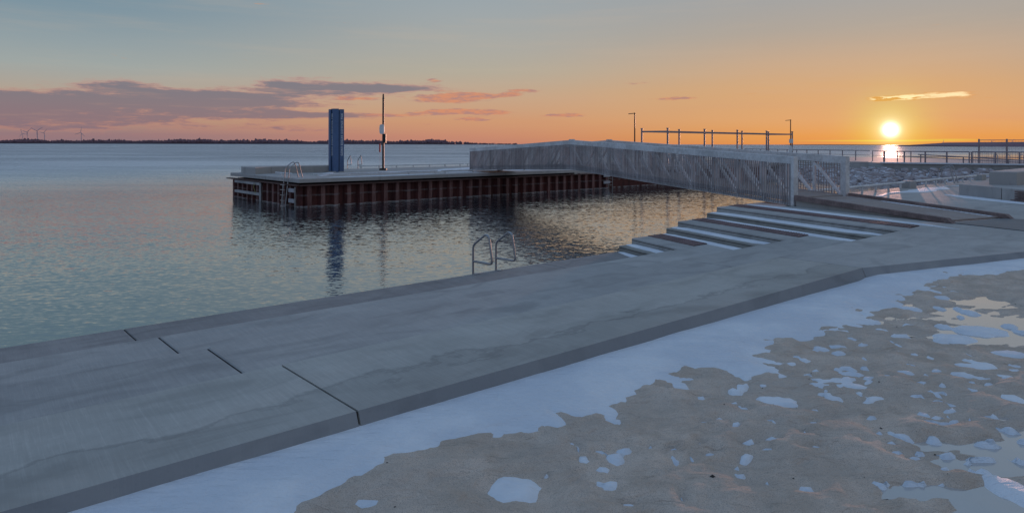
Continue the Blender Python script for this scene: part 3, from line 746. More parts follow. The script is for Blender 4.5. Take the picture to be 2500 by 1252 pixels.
# timber / steel cap along the pile tops
cap = MB(); pA, pB = PF(-.1, -.12), PF(20.6, -.12)
cap.beam((pA[0], pA[1], ZC - .01), (pB[0], pB[1], ZC - .01), .34, .06); cap.build('pile_cap', M['timber_dark'], pier)
cap = MB(); pA, pB = PL(-.1, -.12), PL(10.0, -.12); cap.beam((pA[0], pA[1], ZC - .01), (pB[0], pB[1], ZC - .01), .34, .06); cap.build('pile_cap', M['timber_dark'], pier)
cap = MB(); pA, pB = PF(20.7, -.05), PF(60, -.05); cap.beam((pA[0], pA[1], ZC + .02), (pB[0], pB[1], ZC + .02), .3, .08); cap.build('pile_cap', M['timber'], pier)
# one sheet pile: x along the wall, y outwards negative
PER = .75
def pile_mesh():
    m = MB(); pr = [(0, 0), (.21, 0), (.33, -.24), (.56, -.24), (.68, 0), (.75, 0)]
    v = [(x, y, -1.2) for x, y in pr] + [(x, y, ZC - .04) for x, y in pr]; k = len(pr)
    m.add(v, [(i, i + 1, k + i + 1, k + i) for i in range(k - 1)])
    m.m = [0, 0, 1, 0, 0]; return m.mesh('sheet_pile', [M['pile'], M['pile_face_lit']])
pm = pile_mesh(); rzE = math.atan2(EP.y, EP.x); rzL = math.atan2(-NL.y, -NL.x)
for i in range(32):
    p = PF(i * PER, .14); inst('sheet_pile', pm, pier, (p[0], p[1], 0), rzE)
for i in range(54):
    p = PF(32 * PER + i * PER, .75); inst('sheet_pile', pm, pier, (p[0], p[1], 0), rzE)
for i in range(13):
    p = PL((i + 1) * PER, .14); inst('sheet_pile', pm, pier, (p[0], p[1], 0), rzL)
# fender rails on the left end
fen = thing('fender_rack', 'pair of frosted horizontal timbers on the left end of the pier', 'fender', (*PL(6.6, -.2), .7))
for z in (1.0, .41):
    a2, b2 = PL(4.7, -.22), PL(8.6, -.22); MB().beam((a2[0], a2[1], z), (b2[0], b2[1], z), .12, .15).build('rail', M['fender'], fen)
a2 = PL(4.72, -.22); MB().beam((a2[0], a2[1], -.4), (a2[0], a2[1], 1.06), .12, .12, up=(1, 0, 0)).build('post', M['fender'], fen)
rp = MB(); pts = [Vector((*PL(5.3 + .12 * math.sin(i * .9), -.33), 1.0 - i * .1)) for i in range(7)]; rp.tube(pts, .012, 5); rp.build('rope', M['rope'], fen)
# pier ladders
ladder('steel ladder hanging down the left end of the pier by its corner', PL(.98, -.0), NL, EP, ZP, .5, [(-.42, -1.9), (-.16, .55), (.20, .83), (.34, .82), (.55, .02)], None, (-.25, .02, .3, .58, .86, 1.12, 1.34), r=.026)
fp = thing('fender_boards', 'two pale boards on the piles beside the corner ladder', 'fender', (*PL(.5, -.2), .5))
for z in (.86, .32):
    a2, b2 = PL(.22, -.24), PL(.86, -.24); MB().beam((a2[0], a2[1], z), (b2[0], b2[1], z), .06, .2).build('board', M['timber_pale'], fp)
for l in (.2, 1.7):
    a2 = PL(l, -.2); MB().beam((a2[0], a2[1], -.4), (a2[0], a2[1], 1.05), .05, .05, up=(1, 0, 0)).build('batten', M['fender'], fp)
ladder('steel ladder on the pier face seen under the bridge', PF(24.1, .35), EP, NI, ZP - .2, .5, [(-.2, -2.0), (-.2, .2)], None, (-.05, .2, .45, .7, .95), r=.025)
f2 = thing('fender_boards', 'two pale boards beside the ladder under the bridge', 'fender', (*PF(23.6, .0), .5))
for z in (.95, .45):
    a2, b2 = PF(23.3, -.12), PF(24.0, -.12); MB().beam((a2[0], a2[1], z), (b2[0], b2[1], z), .06, .2).build('board', M['timber_pale'], f2)
bkp = [(-.06, -1.0), (-.06, .58), (.40, .98), (.46, .90), (.56, .30), (-.04, .26)]
bp0 = (-12.0, 48.05); ladder('steel ladder with open handrails on the pier, right of the blue pillar', (-12.13, 48.4), EP, (.648, -.762), ZP, .85, bkp, None, (), r=.026)

# concrete bench on the pier
bench = [(-16.35, 39.85), (-15.25, 38.95), (-14.85, 40.35), (-11.3, 42.9), (-11.9, 43.8), (-16.9, 40.9)]
bn = thing('concrete_bench', 'low angular grey concrete bench at the left end of the pier', 'bench', (-14.5, 41, ZP))
MB().prism(bench[:3] + [(-14.2, 42.6 - .05), (-16.9, 40.9)], ZP - .02, ZP + .41, bev=.02).build('block', M['block'], bn)
MB().prism([(-14.83, 40.37), (-11.3, 42.9), (-11.9, 43.9), (-14.18, 42.6)], ZP - .02, ZP + .41, bev=.02).build('block', M['block'], bn)

# low pipe rails
def pipe_rail(label, pts, z, h, gap, r=.035, mat='galv', foot=.05, name='pipe_rail', grp='low pipe rails along the edges'):
    root = thing(name, label, 'rail', (pts[0][0], pts[0][1], z), group=grp)
    a_, b_ = Vector(pts[0]), Vector(pts[-1]); L = (b_ - a_).length; d_ = (b_ - a_) / L
    MB().tube([(a_.x, a_.y, z + h), (b_.x, b_.y, z + h)], r, 8).build('pipe', M[mat], root)
    fm = MB().beam((0, 0, 0), (0, 0, h - r * .6), .05, .09, up=(1, 0, 0)); fm.beam((0, -.01, .006), (0, .01, .006), .14, .012); fme = fm.mesh('bracket', M[mat])
    s_ = .25
    while s_ < L: p = a_ + d_ * s_; inst('bracket', fme, root, (p.x, p.y, z), math.atan2(d_.y, d_.x)); s_ += gap
    return root
pipe_rail('low pipe rail along the front edge of the pier near the blue pillar', [PF(1.0, .75), PF(9.0, .75)], ZP, .17, 1.9)
pipe_rail('low pipe rail along the front edge of the pier before the lamp pole and bridge', [PF(9.3, .75), PF(20.0, .75)], ZP, .17, 2.2)
pipe_rail('short low pipe rail at the left end of the pier behind the ladder', [PL(2.4, .6), PL(4.6, .6)], ZP, .17, 1.1)
pipe_rail('low pipe rail along the far edge of the pier beyond the lamp pole', [(-11.4, 48.5), (-4.0, 54.7)], ZP, .18, 1.5)
pipe_rail('low pipe rail along the far edge of the pier ending at the bridge', [(-3.9, 54.8), (1.0, 58.9)], ZP, .18, 1.5)
pipe_rail('low pipe rail along the quay edge next to the ramp', [Q(12.6, .35), Q(22.0, .35)], Z1, .25, 1.25, r=.05)
pipe_rail('low pipe rail along the quay edge beside the far ladder', [Q(23.0, .35), Q(31.6, .35)], Z1, .25, 1.25, r=.05)
pipe_rail('low pipe rail at the far end of the quay edge behind the blocks', [Q(33.0, .35), Q(39.0, .35)], Z1, .25, 1.25, r=.05)
for s_, lb in ((22.5, 'small pale concrete block between two lengths of quay rail'), (32.3, 'small pale concrete block at the end of the quay rail by the big blocks')):
    MB().prism([Q(s_ - .35, .18), Q(s_ + .35, .18), Q(s_ + .35, .52), Q(s_ - .35, .52)], Z1, Z1 + .30, bev=.02).build('edge_block', M['block'], label=lb, cat='block', org=Q3(s_, .3, Z1), group='blocks in the quay rail')
# bollard-like post where the pier slab ends
MB().prism([PF(20.3, .0), PF(20.6, .0), PF(20.6, .5), PF(20.3, .5)], ZC, ZP + .12, bev=.02).build('slab_end_post', M['block'], pier)
# small snow patches on the pier deck
def spatch(a_, b_, w, label, seed, z=ZP - .012):
    a_ = Vector(a_); b_ = Vector(b_); d_ = (b_ - a_).normalized(); nn = Vector((-d_.y, d_.x))
    def fn(u):
        p = a_.lerp(b_, u); ww = w * (math.sin(math.pi * u) ** .6) * .5; return tuple(p - nn * ww), tuple(p + nn * ww)
    drift('snow', fn, z, .025, label, seed=seed, wob=.12)
spatch(PL(2.6, 2.4), (-11.5, 41.9), .8, 'snow in front of the concrete bench beside the blue pillar', 21)
spatch(PF(5, 4.5), PF(19, 5.2), 1.6, 'broad thin snow patch on the pier beside the lamp pole', 22)
spatch(PF(10, 2.0), PF(20, 2.0), .5, 'long streak of snow behind the front pipe rail of the pier', 23)
spatch(PF(1.5, .4), PF(9, .45), .35, 'thin streak of snow along the front edge of the pier', 24, ZP)
spatch(PF(12.5, 6), PF(20, 8.5), 1.4, 'thin snow patch on the pier left of the bridge end', 25)

# ------------------------------------------------------------------ blue pillar sign
SX, SY = -11.4, 42.5
sign = thing('sign_pillar', 'tall dark blue metal pillar with white vertical lettering on the pier', 'sign pillar', (SX, SY, ZP))
sd = Vector((SX, SY)).normalized(); sr = Vector((sd.y, -sd.x))     # right as seen from the quay
def SP(a_, b_): p = Vector((SX, SY)) + sr * a_ + sd * b_; return (p.x, p.y)
ZT = ZP + 4.05
MB().prism([SP(-.49, .25), SP(-.43, -.12), SP(-.335, -.17), SP(-.335, .3)], ZP, ZT).build('panel', M['navy'], sign)
MB().prism([SP(-.325, .3), SP(-.325, -.06), SP(-.16, -.34), SP(.16, -.40), SP(.165, .3)], ZP, ZT + .03).build('panel', M['navy'], sign)
MB().prism([SP(.20, .3), SP(.20, -.40), SP(.49, -.30), SP(.485, .3)], ZP, ZT).build('panel', M['navy'], sign)
MB().prism([SP(-.34, .32), SP(-.34, .02), SP(.21, -.25), SP(.21, .32)], ZP, ZT - .02).build('core', M['navy_dark'], sign)
MB().prism([SP(-.50, .36), SP(-.50, -.30), SP(.50, -.44), SP(.50, .36)], ZP - .01, ZP + .05).build('plinth', M['block'], sign)
def text_on(a_, b_, A0, B0, size, z0, length):
    """lettering up a panel whose plan edge runs from SP(a_) to SP(b_)"""
    cu = bpy.data.curves.new('lettering', 'FONT'); cu.body = 'GORD EDGAR DOWNIE PIER'; cu.size = 1.0; cu.extrude = .004
    cu.space_character = 1.12
    ob = bpy.data.objects.new('tmp', cu); col.objects.link(ob)
    dg = bpy.context.evaluated_depsgraph_get(); me = bpy.data.meshes.new_from_object(ob.evaluated_get(dg)); bpy.data.objects.remove(ob)
    xs = [v.co.x for v in me.vertices]; ys = [v.co.y for v in me.vertices]; sx = length / (max(xs) - min(xs)); sy = size / (max(ys) - min(ys)); x0, y0 = min(xs), min(ys)
    pa, pb_ = Vector(SP(*a_)), Vector(SP(*b_)); dd = (pb_ - pa).normalized(); nrm = Vector((dd.y, -dd.x))
    if nrm.dot(sd) > 0: nrm = -nrm
    start = pa + dd * A0
    for v in me.vertices:
        up = (v.co.x - x0) * sx; across = size - (v.co.y - y0) * sy      # reads bottom to top, letters' tops to the left
        p = start + dd * across + nrm * (.008 + v.co.z * 1.0); v.co = Vector((p.x - SX, p.y - SY, z0 - ZP + up))
    me.materials.clear(); me.materials.append(M['letter'])
    o = bpy.data.objects.new('lettering', me); col.objects.link(o); o.parent = sign
text_on((.20, -.40), (.49, -.30), .10, 0, .125, ZP + 1.06, 2.72)
text_on((-.325, -.06), (-.16, -.34), .07, 0, .125, ZP + 1.06, 2.72)

# ------------------------------------------------------------------ lamp pole with rescue gear on the pier
LX, LY = -9.0, 45.8
lp = thing('safety_pole', 'tall dark pole on the pier carrying white and black boxes', 'pole', (LX, LY, ZP))
MB().tube([(LX, LY, ZP), (LX, LY, ZP + 2.2), (LX, LY, 6.4)], .082, 12, r2=.068).build('pole', M['pole'], lp)
MB().tube([(LX, LY, 6.4), (LX, LY, 6.5), (LX, LY, 6.78)], .082, 10, r2=.05).build('lamp_head', M['pole'], lp)
MB().prism([(LX - .24, LY - .16), (LX + .24, LY - .16), (LX + .24, LY + .16), (LX - .24, LY + .16)], ZP - .01, ZP + .12, bev=.02).build('base', M['black'], lp)
bx = MB(); nseg = 14
ring = [(LX - .06 + .17 * math.copysign(abs(math.cos(2 * math.pi * k / nseg)) ** .6, math.cos(2 * math.pi * k / nseg)), 4.31 + .34 * math.copysign(abs(math.sin(2 * math.pi * k / nseg)) ** .55, math.sin(2 * math.pi * k / nseg))) for k in range(nseg)]
bx.add([(x, LY - .22, z) for x, z in ring] + [(x, LY - .09, z) for x, z in ring], [tuple(range(nseg)), tuple(range(nseg, 2 * nseg))[::-1]] + [(k, (k + 1) % nseg, nseg + (k + 1) % nseg, nseg + k)[::-1] for k in range(nseg)])
bx.build('life_ring_case', M['white'], lp)
MB().prism([(LX + .09, LY - .14), (LX + .2, LY - .14), (LX + .2, LY + .14), (LX + .09, LY + .14)], 3.36, 4.0, bev=.01).build('notice_box', M['black'], lp)
rc = thing('rescue_can', 'red rescue buoy on a thin stake left of the dark pole', 'buoy', (LX - .22, LY - .05, ZP))
MB().tube([(LX - .22, LY - .05, 2.72), (LX - .22, LY - .05, 2.8), (LX - .22, LY - .05, 3.2), (LX - .22, LY - .05, 3.3)], .055, 10).build('buoy', M['red'], rc)
MB().tube([(LX - .22, LY - .05, ZP), (LX - .22, LY - .05, 2.75)], .012, 6).build('stake', M['galv'], rc)
MB().beam((LX - .24, LY, 3.22), (LX, LY, 3.22), .03, .03).build('hook', M['pole'], rc)

# ------------------------------------------------------------------ lamp posts, frame and railings of the far walk
def lamp(label, px, Y, ztop, extras):
    X = (px - 1250) / F * Y; root = thing('lamp_post', label, 'lamp post', (X, Y, 1.47), group='slim lamp posts beyond the bridge')
    MB().tube([(X, Y, 1.47), (X, Y, 3.0), (X, Y, ztop)], .075, 8, r2=.055).build('pole', M['black'], root)
    MB().beam((X + .06, Y, ztop - .06), (X - .62, Y, ztop - .12), .14, .07).build('lamp_head', M['black'], root)
    if extras:
        MB().prism([(X - .22, Y - .25), (X + .22, Y - .25), (X + .22, Y - .08), (X - .22, Y - .08)], 3.5, 4.0, bev=.03).build('sign_box', M['white'], root)
        m = MB(); rg = [(X - .06 + .22 * math.cos(2 * math.pi * k / 12), 2.75 + .45 * math.sin(2 * math.pi * k / 12)) for k in range(12)]
        m.add([(x, Y - .25, z) for x, z in rg] + [(x, Y - .1, z) for x, z in rg], [tuple(range(12)), tuple(range(12, 24))[::-1]] + [(k, (k + 1) % 12, 12 + (k + 1) % 12, 12 + k)[::-1] for k in range(12)])
        m.build('life_ring_case', M['white'], root)
lamp('slim black lamp post with a short arm, nearest the bridge peak', 1549.5, 64.7, 6.42, False)
lamp('slim black lamp post carrying pale life ring cases, right of the open frame', 1930, 81, 6.4, True)
fr = thing('open_frame', 'open steel pergola frame of two rows of slender posts beyond the bridge', 'frame', (15.4, 65, 1.47))
KK = 99125.0
row1 = [1630, 1720, 1800, 1871.5, 1934]; row2 = [1567, 1658, 1739, 1811.5, 1876]
def rp_(px, k_): Yv = k_ / (3155 - px); return Vector(((px - 1250) / F * Yv, Yv))
R1 = [rp_(p, KK) for p in row1]; R2 = [rp_(p, KK * 66.5 / 62.4) for p in row2]
for rw, zt in ((R1, 4.86), (R2, 4.86)):
    for p in rw:
        MB().tube([(p.x, p.y, 1.4), (p.x, p.y, zt)], .095, 8).build('post', M['darksteel'], fr)
        MB().tube([(p.x, p.y, zt), (p.x, p.y, zt + .08)], .14, 8).build('post_cap', M['darksteel'], fr)
    for p, q in zip(rw[:-1], rw[1:]): MB().beam((p.x, p.y, zt - .28), (q.x, q.y, zt - .28), .11, .12).build('top_rail', M['darksteel'], fr)
for i in (0, 4): MB().beam((R1[i].x, R1[i].y, 4.58), (R2[i].x, R2[i].y, 4.58), .14, .16).build('cross_rail', M['darksteel'], fr)

# far basin side: rocks, wall, walk
wall_l = [(35.1, 62.0), (46.0, 56.3), (62, 48)]
walk = MB(); walk.prism([(35.1, 62.0), (46.0, 56.3), (62, 48), (80, 60), (46, 92), (30, 96), (33, 72)], .2, 1.6)
walk.build('far_walk', M['block'], kind='structure', label='raised concrete walk with a straight wall across the basin')
MB().prism([(34.9, 61.9), (46.0, 56.1), (62, 47.8), (62.1, 48.1), (46.1, 56.5), (35.0, 62.3)], 1.55, 1.68).build('snow', M['snow'], kind='stuff', label='strip of snow along the top of the far concrete wall')
# snowy steps left of the wall
st = thing('snowy_steps', 'low broad steps covered with snow at the end of the far wall', 'steps', (31, 64, .9))
for i in range(4):
    o = Vector((.47, .88)) * (i * .75); z = 1.0 + i * .16
    MB().prism([(26.5 + o.x, 66.2 + o.y), (35.0 + o.x, 61.9 + o.y), (36.4 + o.x, 64.5 + o.y), (27.9 + o.x, 68.9 + o.y)], .2 + i * .01, z, bev=.02).build('step', M['block'], st)
    MB().prism([(26.6 + o.x, 66.4 + o.y), (34.8 + o.x, 62.2 + o.y), (35.0 + o.x, 62.6 + o.y), (26.8 + o.x, 66.85 + o.y)], z + .003, z + .03).build('snow_cover', M['snow'], st)
MB().prism([(32.0, 61.8), (33.3, 61.2), (33.6, 61.9), (32.3, 62.6)], .6, 1.72, bev=.03).build('concrete_block', M['block'], label='squat brownish block standing in the snowy far steps', cat='block', org=(32.7, 62, .6))
# rock slope
def rocks():
    b = MB(); wl = [Vector(p) for p in ((20, 74), (26.0, 57.2), (29.2, 52.2), (36.5, 43.5), (46, 33))]; tp = [Vector(p) for p in ((27, 70), (31.2, 63.4), (35.6, 60.8), (46, 55.2), (60, 47.5))]
    def at(u, v):
        k = min(3, int(u * 4)); q = u * 4 - k; a_ = wl[k].lerp(wl[k + 1], q); b_ = tp[k].lerp(tp[k + 1], q); p = a_.lerp(b_, v); return p, -.25 + 1.22 * v ** .9
    vs = []; nu, nv = 60, 8
    for i in range(nu + 1):
        for j in range(nv + 1):
            p, z = at(i / nu, j / nv); vs.append((p.x, p.y, z - .1))
    b.add(vs, [(i * (nv + 1) + j, (i + 1) * (nv + 1) + j, (i + 1) * (nv + 1) + j + 1, i * (nv + 1) + j + 1) for i in range(nu) for j in range(nv)])
    ico_v, ico_f = [], []
    t_ = (1 + 5 ** .5) / 2
    iv = [(-1, t_, 0), (1, t_, 0), (-1, -t_, 0), (1, -t_, 0), (0, -1, t_), (0, 1, t_), (0, -1, -t_), (0, 1, -t_), (t_, 0, -1), (t_, 0, 1), (-t_, 0, -1), (-t_, 0, 1)]
    jf = [(0, 11, 5), (0, 5, 1), (0, 1, 7), (0, 7, 10), (0, 10, 11), (1, 5, 9), (5, 11, 4), (11, 10, 2), (10, 7, 6), (7, 1, 8), (3, 9, 4), (3, 4, 2), (3, 2, 6), (3, 6, 8), (3, 8, 9), (4, 9, 5), (2, 4, 11), (6, 2, 10), (8, 6, 7), (9, 8, 1)]
    for k in range(1500):
        u, v = rng.rand(), rng.rand(); p, z = at(min(u, .999), v); s_ = .12 + .34 * rng.rand() ** 2.2
        sc = np.array([1 + .5 * rng.rand(), 1 + .5 * rng.rand(), .7 + .3 * rng.rand()]) * s_ / 1.9; an = rng.rand() * 6.28; ca, sa = math.cos(an), math.sin(an)
        vv = []
        for x, y, zz in iv:
            j = 1 + (rng.rand() - .5) * .45; x, y, zz = x * sc[0] * j, y * sc[1] * j, zz * sc[2] * j
            vv.append((p.x + x * ca - y * sa, p.y + x * sa + y * ca, z + zz))
        b.add(vv, jf)
    b.build('riprap_slope', M['rock'], kind='stuff', label='slope of snow dusted boulders running down to the basin')
rocks()

def railing(label, pts, z, h, gap, mat='darksteel', mids=(.55,), r=.03, bars=False, cat='railing', name='railing', grp='steel railings of the far walk', ztop=None):
    root = thing(name, label, cat, (pts[0][0], pts[0][1], z), group=grp)
    rail = MB(); P_ = [Vector(p) for p in pts]
    for a_, b_ in zip(P_[:-1], P_[1:]):
        rail.tube([(a_.x, a_.y, z + h), (b_.x, b_.y, z + h)], r * 1.3, 6)
    rail.build('top_rail', M[mat], root)
    for mm in mids:
        q = MB()
        for a_, b_ in zip(P_[:-1], P_[1:]): q.tube([(a_.x, a_.y, z + h * mm), (b_.x, b_.y, z + h * mm)], r * .8, 6)
        q.build('mid_rail', M[mat], root)
    pme = MB().tube([(0, 0, -.05), (0, 0, h)], r * 1.5, 6).mesh('post', M[mat])
    bm = MB()
    for a_, b_ in zip(P_[:-1], P_[1:]):
        L = (b_ - a_).length; n_ = max(1, round(L / gap))
        for i in range(n_): p = a_.lerp(b_, i / n_); inst('post', pme, root, (p.x, p.y, z))
        if bars:
            n2 = int(L / bars)
            for i in range(n2): p = a_.lerp(b_, i / n2); bm.beam((p.x, p.y, z + .08), (p.x, p.y, z + h), .014, .014, up=(1, 0, 0))
    if bars: bm.build('bar', M[mat], root, kind='stuff')
    return root
railing('thin steel railing far back, left of the sun', [(33.4, 94), (36.0, 80), (38.2, 70)], 1.6, 1.08, 2.15, r=.035)
railing('thin steel railing behind the snowy steps below the sun', [(38.3, 69.6), (39.4, 62.5), (43, 58.6)], 1.6, 1.06, 2.0, r=.03)
railing('heavier steel railing along the top of the far wall', [(35.3, 62.2), (41.2, 59.1)], 1.62, 1.07, 1.5, r=.045)
railing('barred steel railing at the right end of the far wall', [(41.4, 59.0), (46.0, 56.6), (54, 52.4)], 1.62, 1.07, 1.5, r=.045, bars=.13)
hr = thing('sloping_handrail', 'sloping handrail descending to the right in front of the far railing', 'handrail', (38, 60.5, 1.6))
MB().tube([(37.6, 60.7, 2.42), (46.5, 55.9, 1.86)], .05, 6).build('rail', M['darksteel'], hr)
MB().tube([(37.2, 60.9, 2.18), (46.5, 55.8, 1.70)], .035, 6).build('rail', M['darksteel'], hr)
for q in (0.0, .33, .66): p = Vector((37.8, 60.6)).lerp(Vector((46.5, 55.9)), q); MB().tube([(p.x, p.y, 1.55), (p.x, p.y, 2.41 - .56 * q)], .05, 6).build('post', M['darksteel'], hr)
# tall mesh fence
fc = thing('mesh_fence', 'tall wire mesh fence with square posts at the right end of the far walk', 'fence', (42.7, 60, 1.6))
fp_ = [Vector((42.75, 60.0)), Vector((44.55, 59.0)), Vector((46.4, 58.0)), Vector((48.2, 57.0))]
for p in fp_: MB().beam((p.x, p.y, 1.55), (p.x, p.y, 3.86), .10, .10, up=(1, 0, 0)).build('post', M['darksteel'], fc)
wm = MB()
for a_, b_ in zip(fp_[:-1], fp_[1:]):
    for zz in np.arange(1.7, 3.8, .26): wm.beam((a_.x, a_.y, zz), (b_.x, b_.y, zz), .014, .014)
    for i in range(20): p = a_.lerp(b_, i / 20); wm.beam((p.x, p.y, 1.62), (p.x, p.y, 3.76), .009, .009, up=(1, 0, 0))
    wm.beam((a_.x, a_.y, 3.76), (b_.x, b_.y, 3.76), .05, .05)
wm.build('wire_mesh', M['darksteel'], fc, kind='stuff')
for i, (px, lb) in enumerate(((2370, 'steel hoop standing left of the tall mesh fence'), (2431, 'first steel hoop behind the tall mesh fence'), (2461, 'steel hoop by the second post of the tall mesh fence'), (2495, 'rightmost steel hoop behind the tall mesh fence'))):
    Y = 62 - i * .4; X = (px - 1250) / F * Y
    pts = [(X - .18, Y, 1.6), (X - .18, Y, 2.25)] + [(X - .18 * math.cos(a_), Y, 2.25 + .18 * math.sin(a_)) for a_ in np.linspace(.3, math.pi - .3, 6)] + [(X + .18, Y, 2.25), (X + .18, Y, 1.6)]
    MB().tube(pts, .035, 6).build('bike_hoop', M['galv'], label=lb, cat='bike rack', org=(X, Y, 1.6), group='steel hoops on the far walk')

# ------------------------------------------------------------------ concrete seating blocks on the quay at the right
MB().prism([(16.1, 23.6), (16.2, 21.7), (19.2, 23.2), (19.0, 26.2)], Z1 - .02, Z1 + .41, bev=.02).build('concrete_block', M['block'], label='lower left concrete seat block with its snowy foot at the right of the quay', cat='block', org=(17, 23.5, Z1), group='stacked concrete seat blocks')
sb = thing('concrete_block', 'lower right concrete seat block with a slatted timber face', 'block', (16.6, 20.6, Z1), group='stacked concrete seat blocks')
MB().prism([(16.21, 21.68), (16.15, 18.0), (19.4, 18.2), (19.22, 23.18)], Z1 - .02, Z1 + .405, bev=.02).build('block', M['block'], sb)
for i in range(4): MB().beam((16.13, 21.0, Z1 + .10 + i * .075), (16.10, 18.0, Z1 + .10 + i * .075), .05, .05).build('slat', M['timber'], sb)
MB().beam((16.10, 21.1, Z1 + .03), (16.06, 18.0, Z1 + .03), .10, .07).build('sill_beam', M['timber'], sb)
MB().prism([(17.0, 23.35), (17.6, 22.85), (21.6, 26.0), (20.9, 26.8)], Z1 + .41, Z1 + .88, bev=.03).build('concrete_block', M['block'], label='upper concrete seat block resting on the lower ones', cat='block', org=(19, 24.7, Z1 + .41), group='stacked concrete seat blocks')
MB().prism([(19.0, 23.3), (22.6, 23.0), (24.5, 28.0), (21.7, 27.4), (19.05, 25.9)], Z1 - .02, Z1 + .40, bev=.02).build('concrete_block', M['block'], label='lower concrete seat block behind, under the end of the upper one', cat='block', org=(21, 25, Z1), group='stacked concrete seat blocks')
def s8(u):
    p = Vector((15.9, 23.9)).lerp(Vector((16.0, 17.5)), u); w = .10 + .34 * math.sin(math.pi * min(1, u * 1.2 + .1)) ; return (p.x - w, p.y), (p.x + .2, p.y)
drift('snow', s8, Z1, .03, 'strip of snow along the foot of the concrete seat blocks', seed=31, wob=.06)
def s9(u):
    a_ = Q(13.4 + 15 * u, .95 + .12 * math.sin(u * 9)); b_ = Q(13.4 + 15 * u, 1.5 + .35 * math.sin(u * 13 + 1) + .2 * math.sin(u * 31)); return a_, b_
drift('snow', s9, Z1, .012, 'thin snow lying inside the quay rail in the low sun', seed=32, wob=.2, res=60)

# ------------------------------------------------------------------ beach: sand, snow and ice as three interlocking height fields
def vnoise(x, y, seed, oct_=4, rough=.5):
    """value noise on numpy arrays"""
    tot = np.zeros_like(x); amp = 1.0; nrm = 0
    for o in range(oct_):
        rs = np.random.RandomState(seed + o * 17); T = rs.rand(256, 256)
        xi = np.floor(x).astype(int); yi = np.floor(y).astype(int); fx = x - xi; fy = y - yi
        fx = fx * fx * fx * (fx * (fx * 6 - 15) + 10); fy = fy * fy * fy * (fy * (fy * 6 - 15) + 10)
        a_ = T[xi % 256, yi % 256]; b_ = T[(xi + 1) % 256, yi % 256]; c_ = T[xi % 256, (yi + 1) % 256]; d_ = T[(xi + 1) % 256, (yi + 1) % 256]
        tot += amp * (a_ * (1 - fx) * (1 - fy) + b_ * fx * (1 - fy) + c_ * (1 - fx) * fy + d_ * fx * fy); nrm += amp
        x = x * 2.03 + 13.7; y = y * 2.03 + 5.1; amp *= rough
    return tot / nrm
ZS = 1.385
def ground_pt(px, py): Y = (H - ZS) * F / (py - 349.5 - .0022 * px); return ((px - 1250) / F * Y, Y)
snow_edge = [(-300, 1700), (300, 1420), (480, 1300), (690, 1252), (815, 1190), (995, 1122), (1200, 1052), (1290, 1040), (1390, 1042), (1420, 1022), (1370, 1010), (1500, 990), (1540, 960), (1560, 935), (1640, 918), (1700, 888),
             (1780, 898), (1870, 900), (1840, 870), (1880, 845), (1930, 826), (2010, 812), (2080, 775), (2130, 740), (2180, 722), (2250, 690), (2330, 664), (2420, 662), (2560, 655), (2900, 640)]
SE = np.array([ground_pt(*p) for p in snow_edge])
patches = [(1250, 1190, 62, 42), (1480, 1172, 28, 11), (1535, 1227, 22, 11), (1660, 1218, 7, 13), (1478, 1138, 19, 8), (1502, 1108, 25, 18), (1462, 1093, 12, 5), (1440, 1113, 17, 9), (1405, 1080, 12, 8), (1420, 1093, 6, 9), (1520, 1083, 16, 8), (1583, 1078, 14, 7), (1325, 1155, 10, 5),
           (1638, 1110, 13, 12), (1655, 1093, 11, 5), (1678, 1111, 11, 7), (1718, 1094, 13, 6), (1748, 1093, 13, 4), (1830, 1072, 13, 6), (1812, 1109, 8, 6), (1757, 1124, 11, 4), (1505, 1018, 25, 10), (1660, 937, 20, 8), (1762, 1019, 13, 5), (1897, 1025, 11, 4), (1617, 939, 9, 5),
           (1910, 975, 38, 10), (1880, 970, 20, 6), (1985, 992, 16, 5), (2020, 960, 14, 7), (2045, 966, 14, 5), (1995, 938, 17, 7), (2000, 922, 20, 8), (2040, 922, 30, 9), (2080, 935, 34, 10), (2070, 918, 22, 7), (1970, 908, 10, 4), (2060, 892, 18, 5), (2100, 889, 12, 3), (1985, 898, 15, 4),
           (2055, 900, 15, 5), (2125, 917, 22, 4), (2164, 911, 14, 4), (2200, 900, 22, 6), (2140, 970, 38, 5), (2226, 886, 10, 4), (2281, 898, 16, 5), (2240, 863, 12, 4), (2282, 872, 12, 4), (2228, 961, 15, 4), (2320, 981, 15, 6), (2340, 908, 36, 10), (2400, 888, 40, 12), (2470, 965, 38, 12),
           (2374, 945, 15, 6), (2369, 929, 12, 3), (2408, 930, 12, 3), (2309, 1006, 11, 4), (2320, 1019, 12, 5), (2368, 1017, 12, 5), (2205, 1056, 26, 10), (1980, 1185, 20, 14), (2112, 1030, 4, 4), (2115, 1041, 5, 4), (2280, 1066, 18, 4), (2470, 860, 45, 14), (2330, 820, 50, 11), (2400, 800, 60, 14), (2300, 822, 30, 7),
           (1755, 847, 14, 4), (1835, 843, 16, 5), (1700, 860, 16, 4), (2120, 760, 14, 4), (2170, 745, 12, 3), (2095, 790, 12, 4), (2130, 780, 20, 4), (2060, 805, 18, 4), (2150, 800, 14, 4), (2220, 790, 14, 4), (2050, 856, 18, 4), (1900, 880, 16, 3), (1950, 868, 14, 3), (1990, 850, 12, 3), (2110, 835, 14, 3), (2180, 850, 14, 3), (2200, 815, 18, 4), (2080, 822, 12, 3), (2480, 1190, 45, 40), (640, 1262, 30, 10), (1690, 805, 14, 3)]
for _ in range(260):
    _px = rng.uniform(1500, 2500); _py = rng.uniform(700, 1180)
    if _py < 1500 - .36 * _px or rng.rand() > (_px - 1100) / 1500 + .1: continue
    patches.append((_px, _py, rng.uniform(9, 24), rng.uniform(3, 7)))
